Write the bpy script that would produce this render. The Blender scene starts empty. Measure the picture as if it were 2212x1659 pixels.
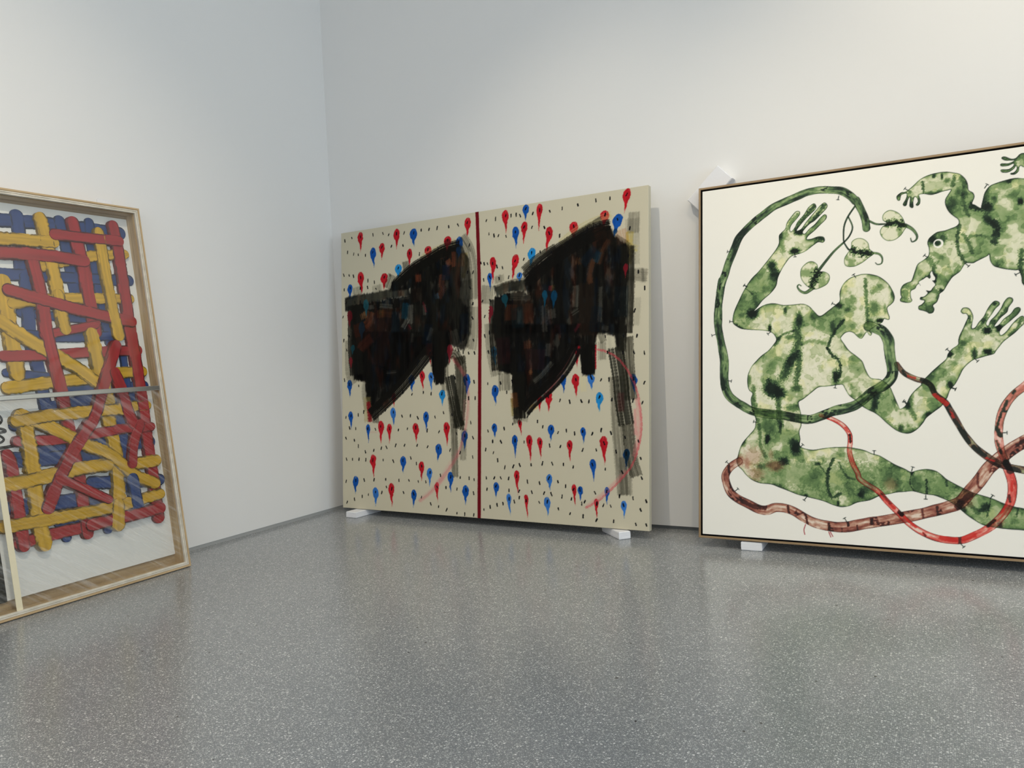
import bpy, math, random
import numpy as np
from mathutils import Matrix, Vector

S = bpy.context.scene
COL = S.collection

# ------------------------------------------------------------------ camera
cam_d = bpy.data.cameras.new('camera'); cam = bpy.data.objects.new('camera', cam_d); COL.objects.link(cam)
cam_d.sensor_width = 36.0; cam_d.lens = 27.9981; cam_d.clip_start = 0.05; cam_d.clip_end = 100
CR, CU, CF = (0.87471, 0.48254, -0.04511), (0.02131, 0.05469, 0.99828), (-0.48417, 0.87417, -0.03755)
cam.matrix_world = Matrix(((CR[0], CU[0], -CF[0], 4.04032), (CR[1], CU[1], -CF[1], -4.62163), (CR[2], CU[2], -CF[2], 1.1), (0, 0, 0, 1)))
S.camera = cam

# ------------------------------------------------------------------ world, lights, exposure
S.view_settings.view_transform = 'Standard'; S.view_settings.look = 'None'
S.view_settings.gamma = 1.0; S.view_settings.use_curve_mapping = False
S.view_settings.exposure = 0.06
S.cycles.max_bounces = 6; S.cycles.diffuse_bounces = 4; S.cycles.glossy_bounces = 3; S.cycles.caustics_reflective = False; S.cycles.caustics_refractive = False; S.cycles.adaptive_threshold = 0.03
w = bpy.data.worlds.new('world'); S.world = w; w.use_nodes = True
w.node_tree.nodes['Background'].inputs[0].default_value = (0.62, 0.78, 1.0, 1)
w.node_tree.nodes['Background'].inputs[1].default_value = 0.05

def area(name, loc, sx, sy, power, col, rot=(0, 0, 0)):
    l = bpy.data.lights.new(name, 'AREA'); l.shape = 'RECTANGLE'; l.size = sx; l.size_y = sy; l.energy = power; l.color = col
    o = bpy.data.objects.new(name, l); o.location = loc; o.rotation_euler = rot; COL.objects.link(o); return o
def spot(name, loc, aim, power, col, angle, blend=0.8, size=0.06):
    l = bpy.data.lights.new(name, 'SPOT'); l.energy = power; l.color = col; l.spot_size = math.radians(angle); l.spot_blend = blend; l.shadow_soft_size = size
    o = bpy.data.objects.new(name, l); o.location = loc
    o.rotation_euler = (Vector(aim) - Vector(loc)).to_track_quat('-Z', 'Y').to_euler(); COL.objects.link(o); return o
COOL = (0.80, 0.92, 1.0); WARM = (1.0, 0.92, 0.78)
area('ceiling_fill', (7.2, -5.0, 5.1), 5.5, 4.5, 100, (1.0, .88, .68))  # added ceiling softbox out of view, for general ambient light
area('fill_front', (5.5, -9.3, 2.5), 8.0, 3.6, 100, (.89, .94, 1.0), (math.radians(90), 0, 0))  # added fill panel behind the camera, lifts the back wall and upper corner
area('fill_right', (10.8, -4.5, 2.5), 6.0, 3.6, 215, (.69, .85, 1.0), (math.radians(90), 0, math.radians(90)))  # added cool fill panel out of view, brightens the left wall
spot('track_spot_right', (3.9, -2.6, 4.6), (5.1, -0.1, 1.2), 185, (1.0, .83, .56), 88, 1.0, .03)
spot('track_spot_mid', (2.3, -2.9, 4.8), (2.3, -0.2, 0.6), 190, (1.0, .89, .70), 62, 1.0, .025)
spot('track_spot_left', (3.0, -3.4, 4.7), (0.4, -2.9, 0.5), 235, (1.0, .86, .66), 78, 1.0, .03)

# ------------------------------------------------------------------ helpers: meshes, materials
def lin(c):
    if isinstance(c, str): c = [int(c[i:i+2], 16) / 255 for i in (0, 2, 4)]
    c = np.asarray(c, dtype=float)
    return np.where(c <= .04045, c / 12.92, ((c + .055) / 1.055) ** 2.4)

def mat(name, col=None, rough=.6, attr=None, spec=.3, gain=1.0, metal=0):
    m = bpy.data.materials.new(name); m.use_nodes = True; b = m.node_tree.nodes['Principled BSDF']
    b.inputs['Roughness'].default_value = rough; b.inputs['Specular IOR Level'].default_value = spec; b.inputs['Metallic'].default_value = metal
    if attr:
        a = m.node_tree.nodes.new('ShaderNodeAttribute'); a.attribute_name = attr
        m.node_tree.links.new(a.outputs['Color'], b.inputs['Base Color'])
    elif col is not None:
        c = lin(col) * gain; b.inputs['Base Color'].default_value = (c[0], c[1], c[2], 1)
    return m
def N(m, t, **kw):
    n = m.node_tree.nodes.new(t)
    for k, v in kw.items(): setattr(n, k, v)
    return n
def Lk(m, a, b): m.node_tree.links.new(a, b)
def bump(m, scale, strength, dist=.002, vec=None, detail=3):
    n = N(m, 'ShaderNodeTexNoise'); n.inputs['Scale'].default_value = scale; n.inputs['Detail'].default_value = detail
    tc = N(m, 'ShaderNodeTexCoord'); src = tc.outputs['Object']
    if vec:
        mp = N(m, 'ShaderNodeMapping'); mp.inputs['Scale'].default_value = vec; Lk(m, src, mp.inputs['Vector']); src = mp.outputs['Vector']
    Lk(m, src, n.inputs['Vector'])
    b = N(m, 'ShaderNodeBump'); b.inputs['Strength'].default_value = strength; b.inputs['Distance'].default_value = dist
    Lk(m, n.outputs['Fac'], b.inputs['Height']); Lk(m, b.outputs['Normal'], m.node_tree.nodes['Principled BSDF'].inputs['Normal'])
    return n

def obj(name, verts, faces, m, parent=None, colors=None, smooth=False):
    me = bpy.data.meshes.new(name); v = np.asarray(verts, dtype=np.float32).reshape(-1, 3)
    if isinstance(faces, np.ndarray):
        n = len(faces); me.vertices.add(len(v)); me.vertices.foreach_set('co', v.ravel())
        me.loops.add(n * 4); me.loops.foreach_set('vertex_index', faces.astype(np.int32).ravel())
        me.polygons.add(n); me.polygons.foreach_set('loop_start', np.arange(0, n * 4, 4, dtype=np.int32))
        me.update(calc_edges=True)
    else:
        me.from_pydata([tuple(map(float, p)) for p in v], [], faces)
    if smooth: me.polygons.foreach_set('use_smooth', np.ones(len(me.polygons), dtype=bool))
    if colors is not None:
        a = me.color_attributes.new('paint', 'FLOAT_COLOR', 'POINT'); c = np.ones((len(v), 4), dtype=np.float32); c[:, :3] = colors; a.data.foreach_set('color', c.ravel())
    me.validate(); me.update(); me.materials.append(m)
    o = bpy.data.objects.new(name, me); COL.objects.link(o)
    if parent: o.parent = parent
    return o
BOXF = [(0, 3, 2, 1), (4, 5, 6, 7), (0, 1, 5, 4), (1, 2, 6, 5), (2, 3, 7, 6), (3, 0, 4, 7)]
def boxv(x0, x1, y0, y1, z0, z1): return [(x0, y0, z0), (x1, y0, z0), (x1, y1, z0), (x0, y1, z0), (x0, y0, z1), (x1, y0, z1), (x1, y1, z1), (x0, y1, z1)]
def bevel(o, wd, seg=2):
    b = o.modifiers.new('bevel', 'BEVEL'); b.width = wd; b.segments = seg; b.limit_method = 'ANGLE'; b.angle_limit = math.radians(40); return o
def box(name, x0, x1, y0, y1, z0, z1, m, parent=None, bv=0):
    o = obj(name, boxv(x0, x1, y0, y1, z0, z1), BOXF, m, parent)
    if bv: bevel(o, bv)
    return o
def struct(o): o['kind'] = 'structure'; return o
def thing(name, label, cat, M, group=None):
    o = bpy.data.objects.new(name, None); o.empty_display_size = .1; COL.objects.link(o); o.matrix_world = M
    o['label'] = label; o['category'] = cat
    if group: o['group'] = group
    return o
def tag(o, label, cat, group=None):
    o['label'] = label; o['category'] = cat
    if group: o['group'] = group
    return o
def basis(O, U, V, Nn):
    return Matrix(((U[0], V[0], Nn[0], O[0]), (U[1], V[1], Nn[1], O[1]), (U[2], V[2], Nn[2], O[2]), (0, 0, 0, 1)))

# ------------------------------------------------------------------ the room
RX, RY, RZ = 11.0, -9.5, 5.2
m_wall = mat('wall_paint', (.93, .925, .915), .75, spec=.2)
m_ceil = mat('ceiling_paint', (.9, .9, .9), .9)
m_gap = mat('shadow_gap_metal', (.42, .43, .43), .5)
# terrazzo
m_floor = mat('terrazzo', None, .20, spec=.5)
b = m_floor.node_tree.nodes['Principled BSDF']
tc = N(m_floor, 'ShaderNodeTexCoord')
def chips(scale, thr, lo, hi, seed):
    mp = N(m_floor, 'ShaderNodeMapping'); mp.inputs['Location'].default_value = (seed, seed * .7, 0); Lk(m_floor, tc.outputs['Object'], mp.inputs['Vector'])
    v = N(m_floor, 'ShaderNodeTexVoronoi', voronoi_dimensions='2D'); v.inputs['Scale'].default_value = scale; v.inputs['Randomness'].default_value = 1
    Lk(m_floor, mp.outputs['Vector'], v.inputs['Vector'])
    sp = N(m_floor, 'ShaderNodeSeparateColor'); Lk(m_floor, v.outputs['Color'], sp.inputs['Color'])
    pick = N(m_floor, 'ShaderNodeMath', operation='GREATER_THAN'); Lk(m_floor, sp.outputs['Red'], pick.inputs[0]); pick.inputs[1].default_value = thr
    rad = N(m_floor, 'ShaderNodeMapRange'); Lk(m_floor, sp.outputs['Green'], rad.inputs['Value']); rad.inputs['To Min'].default_value = lo; rad.inputs['To Max'].default_value = hi
    ins = N(m_floor, 'ShaderNodeMath', operation='LESS_THAN'); Lk(m_floor, v.outputs['Distance'], ins.inputs[0]); Lk(m_floor, rad.outputs['Result'], ins.inputs[1])
    mu = N(m_floor, 'ShaderNodeMath', operation='MULTIPLY'); Lk(m_floor, pick.outputs[0], mu.inputs[0]); Lk(m_floor, ins.outputs[0], mu.inputs[1])
    return mu.outputs[0], sp.outputs['Blue']
base = N(m_floor, 'ShaderNodeTexNoise'); base.inputs['Scale'].default_value = 1.1; base.inputs['Detail'].default_value = 4; Lk(m_floor, tc.outputs['Object'], base.inputs['Vector'])
rampb = N(m_floor, 'ShaderNodeValToRGB'); Lk(m_floor, base.outputs['Fac'], rampb.inputs['Fac'])
c0 = lin((.485, .50, .515)); c1 = lin((.525, .54, .555))
rampb.color_ramp.elements[0].position = .3; rampb.color_ramp.elements[0].color = (*c0, 1); rampb.color_ramp.elements[1].position = .7; rampb.color_ramp.elements[1].color = (*c1, 1)
prev = rampb.outputs['Color']
for scale, thr, lo, hi, seed, ca, cb in ((310, .40, .25, .5, 3.1, (.54, .55, .55), (.70, .71, .71)), (190, .62, .22, .48, 11.3, (.62, .63, .63), (.80, .81, .81)), (120, .88, .2, .42, 27.7, (.74, .75, .75), (.90, .90, .90)), (30, .992, .06, .15, 41.1, (.15, .15, .15), (.3, .3, .3))):
    msk, rnd = chips(scale, thr, lo, hi, seed)
    cr = N(m_floor, 'ShaderNodeMix', data_type='RGBA'); Lk(m_floor, rnd, cr.inputs['Factor'])
    cr.inputs['A'].default_value = (*lin(ca), 1); cr.inputs['B'].default_value = (*lin(cb), 1)
    mx = N(m_floor, 'ShaderNodeMix', data_type='RGBA'); Lk(m_floor, msk, mx.inputs['Factor']); Lk(m_floor, prev, mx.inputs['A']); Lk(m_floor, cr.outputs['Result'], mx.inputs['B'])
    prev = mx.outputs['Result']
Lk(m_floor, prev, b.inputs['Base Color'])

struct(box('floor', -.2, RX + .2, RY - .2, .2, -.15, 0, m_floor))
GAP = .022
struct(box('wall_back', -.2, RX + .2, 0, .2, GAP, RZ, m_wall)); struct(box('wall_left', -.2, 0, RY, 0, GAP, RZ, m_wall))
struct(box('wall_right', RX, RX + .2, RY, 0, 0, RZ, m_wall)); struct(box('wall_front', -.2, RX + .2, RY - .2, RY, 0, RZ, m_wall))
struct(box('ceiling', -.2, RX + .2, RY - .2, .2, RZ, RZ + .15, m_ceil))
struct(box('baseboard_back', -.2, RX + .2, .012, .19, 0.0, GAP, m_gap)); struct(box('baseboard_left', -.19, -.003, RY, 0.012, 0.0, GAP, mat('pale_skirting_metal', (.66, .665, .66), .5)))

# made-up frames placed around the unseen fill lights on walls and ceiling
def ring_frame(name, inner, outer, axis, d0, d1):
    (a0, a1, b0, b1), (A0, A1, B0, B1) = inner, outer; P = lambda a, b, d: {'y': (a, d, b), 'x': (d, a, b), 'z': (a, b, d)}[axis]
    c = [(A0, B0), (A1, B0), (A1, B1), (A0, B1), (a0, b0), (a1, b0), (a1, b1), (a0, b1)]; vs = [P(a, b, d) for d in (d0, d1) for a, b in c]; fs = []
    for i in range(4):
        j = (i + 1) % 4; fs += [(i, j, 4 + j, 4 + i), (8 + i, 12 + i, 12 + j, 8 + j), (i, 8 + i, 8 + j, j), (4 + i, 4 + j, 12 + j, 12 + i)]
    return struct(obj(name, vs, fs, m_gap))
ring_frame('fill_frame_1', (1.5, 9.5, .7, 4.3), (1.42, 9.58, .62, 4.38), 'y', RY, RY + .22)
ring_frame('fill_frame_2', (-7.5, -1.5, .7, 4.3), (-7.58, -1.42, .62, 4.38), 'x', RX, RX - .22)
ring_frame('fill_frame_3', (4.45, 9.95, -7.25, -2.75), (4.37, 10.03, -7.33, -2.67), 'z', RZ, RZ - .12)

# ------------------------------------------------------------------ drawing data, in tenths of a millimetre on each canvas (u right, v up)
BARS = [('b',702,[(10998,18679),(14190,18819),(17636,18764)]),('b',681,[(12153,18992),(12149,18151),(11983,16478)]),('b',636,[(14294,18992),(14434,17660),(14581,
 15154)]),('b',583,[(15914,19096),(15871,16694),(16051,13772),(16095,12736)]),('b',620,[(10621,16032),(12468,16066),(15850,16093),(17743,16133)]),('b',491,
 [(11681,14196),(14917,13920)]),('b',669,[(12133,15887),(11932,12990),(12098,11440),(12195,9396)]),('b',506,[(11905,13121),(13997,12959),(16976,13094)]),
 ('b',442,[(10595,11282),(12427,11025)]),('b',522,[(13450,10293),(17738,10277)]),('b',585,[(12553,9498),(14452,9718),(17222,9665)]),('b',429,[(16741,12042),
 (16726,10285)]),('b',738,[(11573,7345),(14573,7373),(17522,7161)]),('b',557,[(10593,8756),(11832,8851)]),('b',765,[(10283,7155),(14747,6750)]),('b',701,
 [(13979,5467),(16273,5145),(17774,5015)]),('b',757,[(10058,4939),(14183,4629)]),('b',312,[(11897,3770),(14820,3590)]),('b',482,[(12153,4126),(12249,3028)]),
 ('b',479,[(14455,3878),(14427,2968)]),('b',617,[(15982,8784),(15928,6483),(15681,5351),(15554,4930)]),('y',649,[(10539,10551),(12611,10718),(14583,10799)]),
 ('y',804,[(10984,15630),(10981,14294),(11002,12980),(11039,11254)]),('y',586,[(12970,16553),(14660,17053),(16086,17364),(17634,17558)]),('y',578,[(11312,
 14627),(13778,14963),(17560,15087)]),('r',572,[(10578,12062),(12621,12078),(14781,12169),(17586,12236)]),('y',636,[(16266,11027),(17663,11041)]),('y',587,
 [(16759,9174),(17630,9169)]),('r',716,[(17210,19030),(17298,17907),(17330,16431),(17337,14459),(17350,13201),(17410,11718),(17415,10234),(17433,8996),(17388,
 6873),(17422,5526),(17431,4608),(17393,3013)]),('r',739,[(14927,18946),(15054,17550),(15190,16525),(15182,15344),(15274,13859),(15311,13292)]),('r',617,
 [(10013,3237),(11487,3324),(13605,3355),(15937,3390),(17558,3467)]),('r',667,[(12548,16781),(12721,15004),(12723,13192),(12999,10488),(13106,8448),(13212,
 7304),(13299,5311),(13277,3031)]),('y',697,[(13250,18964),(13377,17982),(13508,16402),(13581,15039),(13613,14014),(13686,13421)]),('y',658,[(10784,17749),
 (12377,17808),(13668,17819)]),('r',490,[(12589,13100),(13974,13352),(15267,13595)]),('y',669,[(13555,15081),(13603,14011),(13654,13418)]),('y',784,[(15032,
 13073),(15115,12013),(15181,10831),(15411,9728),(15312,8456),(15412,6832),(15382,6436),(15294,5134),(15103,3747),(14974,3119)]),('y',712,[(10247,13945),
 (11860,12790),(13785,11539),(14808,10684)]),('r',662,[(12523,16749),(12700,14997),(12701,13186),(12978,10485),(13062,9216)]),('r',593,[(13852,18253),(15569,
 18244),(17372,18273)]),('r',660,[(10670,17055),(13136,17113),(15177,16985)]),('r',658,[(11189,15256),(12798,14819),(15052,14269),(17403,13807)]),('y',646,
 [(16251,18564),(16295,17797),(16340,16111),(16450,14181),(16527,13674),(16562,13067)]),('r',592,[(13839,18243),(15555,18233),(17356,18262)]),('r',544,[(10565,
 7997),(12660,7861),(14958,7970),(16090,8016)]),('r',531,[(15675,8035),(17647,7976)]),('r',600,[(9967,7394),(10078,6976),(10104,5508),(10116,3113)]),('y',
 693,[(10850,9186),(12288,8435),(13367,7732),(13973,7362),(15105,6727),(16223,5534),(17377,4897)]),('y',753,[(10993,8742),(11035,7573),(11040,6737),(10999,
 5099),(11061,2991)]),('y',674,[(16550,6072),(17632,6089)]),('y',624,[(16608,4151),(17579,4232)]),('y',706,[(9248,6052),(10840,6081),(13166,6269),(14775,
 6234)]),('y',647,[(9431,4138),(12044,4079),(14198,4028),(15667,4074)]),('y',649,[(10635,8946),(12815,9086),(16071,9071)]),('b',693,[(16107,5271),(16159,
 4148),(16195,3612)]),('r',646,[(13527,3367),(15853,3418),(17467,3478)]),('y',725,[(15058,4078),(14908,3129)]),('r',665,[(16231,12454),(15186,10345),(14447,
 8762),(13348,7503),(12335,6134),(11454,4661)]),('r',687,[(15967,10971),(16209,10045),(16368,9068),(16593,8321)]),('r',572,[(16963,8137),(16423,7126),(16189,
 6148)]),('r',511,[(12238,5892),(13512,5161),(14531,4500)])]
SCRIPT = [(109,[(9727,9164),(9954,9317),(10087,9086),(9937,8904),(9700,8971)]),(130,[(9613,8632),(9867,8692),(10106,8623),(10176,8528),(10006,8503),(9710,8448)]),
 (109,[(9750,8443),(9975,8287),(10039,8148),(9899,8034),(9610,8025)]),(152,[(8629,7847),(9822,7781),(10583,7818)])]
DARKPIC = [(7040,4422),(9158,3312),(9170,2234),(9163,731),(6536,603)]
DROPS = [('R',1837,19861,1874,18336,251),('R',5173,19691,5145,18237,267),('B',6620,19531,6649,18228,314),('R',3839,18837,3829,17632,250),('B',2956,18604,3083,17152,
 270),('R',11089,19711,11045,18317,246),('R',9507,18664,9390,17533,304),('B',10421,18526,10362,17012,285),('R',7878,18183,7833,17088,299),('R',6278,18163,
 6214,16879,231),('L',5311,17186,5247,16098,306),('R',1862,16980,1906,15236,293),('R',3999,16683,4021,15448,322),('B',830,16166,820,14996,230),('B',720,
 9225,754,7893,235),('B',793,6945,898,5619,223),('B',2444,6041,2489,4710,194),('R',3600,6288,3641,4583,268),('R',4398,6076,4398,4708,220),('M',4715,7205,
 4782,5907,241),('R',4800,8230,4825,7247,186),('B',6353,9429,6407,8205,265),('R',7303,9696,7324,8291,219),('M',8028,9575,8070,8246,206),('L',8970,8371,8982,
 7278,262),('B',10952,9386,10972,7909,272),('B',6891,10633,6917,9977,158),('R',7937,11176,8042,9990,175),('B',7595,6922,7607,5609,238),('R',6720,6145,6773,
 4782,264),('R',9288,6212,9347,4604,251),('B',8630,4755,8570,3522,264),('B',10762,5653,10753,4269,244),('R',2869,3902,2923,2278,272),('B',5592,3858,5614,
 2635,259),('R',7184,3540,7195,2194,230),('M',7879,3114,7870,1851,227),('B',9607,2918,9607,1523,240),('R',8458,2189,8531,857,184),('B',1278,2328,1207,1002,
 268),('M',3110,1596,3075,260,271),('R',4530,1957,4582,286,264),('B',6505,1606,6496,346,233),('B',10837,2087,10780,779,263),('R',13992,19817,14005,18270,
 253),('R',16468,19876,16382,18160,221),('R',15361,18899,15321,17469,233),('B',15467,19957,15448,18917,232),('B',14695,18659,14769,17225,250),('R',17193,
 18349,16895,16688,256),('R',18866,18452,18768,17251,297),('R',20901,18856,20808,17791,296),('R',22336,19969,22130,18500,247),('B',21764,18548,21456,17217,
 308),('L',15930,17168,15812,15872,276),('R',13027,16889,13017,15126,237),('R',14780,16883,14432,15121,256),('B',12754,15879,12804,14665,183),('M',14977,
 15701,14973,14986,208),('L',13069,11108,13143,9723,224),('B',13116,8603,13200,7284,264),('B',13071,6132,13096,5162,204),('B',14603,5411,14645,3958,217),
 ('R',15670,5432,15738,3695,222),('R',16399,5291,16487,3924,190),('R',14924,6368,15095,5400,147),('R',16430,7910,16406,6812,171),('R',17065,8125,17040,6785,
 244),('B',18064,9132,18096,8010,211),('R',18876,9159,18969,7672,252),('M',19895,9147,20033,8124,238),('L',20480,8029,20485,6817,244),('B',22643,9071,22747,
 7822,216),('R',19036,10958,19030,9455,207),('B',17206,6084,17201,5030,224),('B',19394,5934,19434,4904,179),('R',18459,5147,18527,3801,191),('R',20741,5427,
 20839,3647,260),('B',20009,4044,20092,2683,212),('B',22253,4705,22165,3494,210),('R',14690,3184,14811,1648,197),('M',17051,3034,17112,2026,207),('R',18758,
 2491,18834,1180,163),('B',19191,2389,19224,1507,180),('B',20956,2412,20961,1364,164),('B',13172,2379,13196,1337,213),('M',14136,1699,14228,293,180),('R',
 15408,1703,15526,100,146),('M',16922,1630,16982,385,226),('R',20247,1697,20304,454,149),('M',22024,1672,22063,608,186)]
MUTED = [('1a4c58',2279,14950,2392,13596,249),('5c1018',753,14253,783,12920,256),('10202e',1914,13370,1901,11894,284),('4c1015',9506,18484,9376,17655,261),('0c2440',
 10388,17844,10326,17016,214),('123c46',1072,11745,1041,10947,187),('701820',829,10866,891,9958,176),('701420',9614,11389,9553,9875,229),('0a2040',10766,
 9270,10924,8136,98),('701220',12812,13737,12741,12428,231),('10404c',13881,14400,13978,13417,240),('0a4560',16820,14425,16782,13222,181),('083c5c',17495,
 14369,17394,13180,223),('781420',22196,15555,22159,14691,150),('0a2a4a',21575,17696,21444,17164,140),('08202c',22236,4665,22174,3689,168)]
TICKS = [(371,19382),(1031,19515),(3021,19519),(3925,19507),(4439,19351),(5805,19313),(7283,19339),(7939,19308),(8616,19316),(9569,19289),(10319,19303),(621,18522),
 (1199,18323),(1638,18231),(2307,18128),(4672,18516),(5705,18444),(7119,17708),(11204,17860),(244,16884),(759,16811),(1168,16721),(2523,16283),(3116,16122),
 (4536,16488),(2486,15792),(3267,15625),(277,15802),(11059,16083),(11488,16042),(11461,13986),(11434,13019),(146,13825),(1810,15791),(11271,15031),(8710,
 17878),(458,14841),(1286,14831),(1793,14806),(202,12108),(725,12385),(480,11389),(246,9219),(1604,8781),(363,6520),(1527,6696),(2050,6906),(699,5750),(1286,
 5719),(349,5011),(1149,4881),(1519,4466),(2186,4069),(2962,4198),(3651,4359),(4119,4437),(4946,4581),(5727,4604),(6825,4615),(7713,4540),(382,3506),(961,
 3513),(1580,3529),(2215,3512),(3822,3530),(4729,3479),(6267,3749),(6762,3378),(5527,6607),(6257,6632),(6891,6497),(8356,6539),(7690,5634),(5194,5646),(5993,
 5738),(8676,5553),(9060,6835),(9742,6711),(5605,8269),(6406,8104),(7376,8207),(8039,8122),(4063,7020),(3122,5672),(11088,7779),(11600,7781),(11529,8848),
 (11116,10737),(11570,10735),(11498,11567),(10306,10966),(10678,10820),(10703,11639),(9529,9139),(9997,9152),(11252,6179),(11420,5203),(11383,3939),(10390,
 4196),(9576,4348),(10121,5445),(8778,2644),(10389,2575),(11094,2554),(11490,2466),(332,1913),(2053,2070),(2967,2124),(4034,2193),(5221,2172),(6094,2208),
 (6901,2157),(7550,2168),(9228,1855),(10117,1790),(11446,1596),(1122,656),(1857,895),(2445,1055),(3669,1261),(4096,1666),(5615,1355),(7166,1106),(7954,702),
 (8610,559),(9268,385),(10107,217),(10727,191),(11447,180),(413,416),(3181,8611),(2094,9245),(10453,6394),(12534,19314),(13243,19337),(14400,19400),(14780,
 19409),(15069,19312),(15980,19332),(15923,18466),(16805,18340),(17184,19305),(18044,19366),(19105,19442),(20300,19549),(21211,19547),(12734,18428),(13118,
 18274),(13452,18222),(14024,18113),(17860,17696),(16506,16839),(15316,16504),(12107,16592),(12355,16507),(12617,16481),(13323,16237),(13745,16125),(13486,
 15442),(14202,15466),(12313,15457),(12213,14081),(12786,14074),(12385,13072),(12739,12010),(22455,17599),(19725,17884),(22353,15990),(22979,14993),(23360,
 14021),(22745,12754),(17294,16731),(14494,13910),(13360,14144),(12376,11802),(12658,10745),(12726,11975),(12584,8700),(13563,8722),(14021,8132),(12587,
 5647),(13818,5811),(14449,6104),(12942,4979),(13572,4963),(15288,4982),(12404,4443),(12989,4250),(13312,3778),(13855,3351),(14484,3430),(14958,3521),(15786,
 3571),(16591,3679),(17288,3683),(18059,3657),(18726,3524),(17106,4789),(17851,4754),(19370,4574),(20266,4585),(21557,4518),(16251,6271),(16630,5940),(17698,
 5595),(18270,5715),(18825,5549),(20006,5554),(20594,5775),(21226,5607),(15540,6579),(17836,7562),(18506,7474),(19292,7499),(19792,7486),(21293,7581),(22621,
 7512),(23209,7374),(20588,8753),(21108,8764),(23328,8533),(22696,10294),(23332,10252),(22882,11269),(21018,10380),(20883,11334),(22000,10323),(22046,11289),
 (22111,5366),(22955,5160),(23093,4158),(23156,3026),(21936,3330),(20856,3466),(21761,1916),(22604,1843),(23424,1717),(23084,1190),(23428,353),(22783,347),
 (21381,431),(20269,428),(20718,1326),(21194,1314),(20178,2035),(19492,1473),(18600,1595),(17958,1699),(17214,1809),(16696,1849),(15826,1874),(16360,1271),
 (17705,936),(18505,700),(19382,602),(17675,2599),(16385,2455),(15519,2510),(14131,2656),(13549,2667),(13051,2648),(12445,2624),(12493,1903),(14157,1895),
 (14900,1880),(14918,1477),(14551,1214),(13701,1041),(13255,940),(12723,781),(12247,573),(19295,1350),(18200,2345),(14423,8814)]
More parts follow.
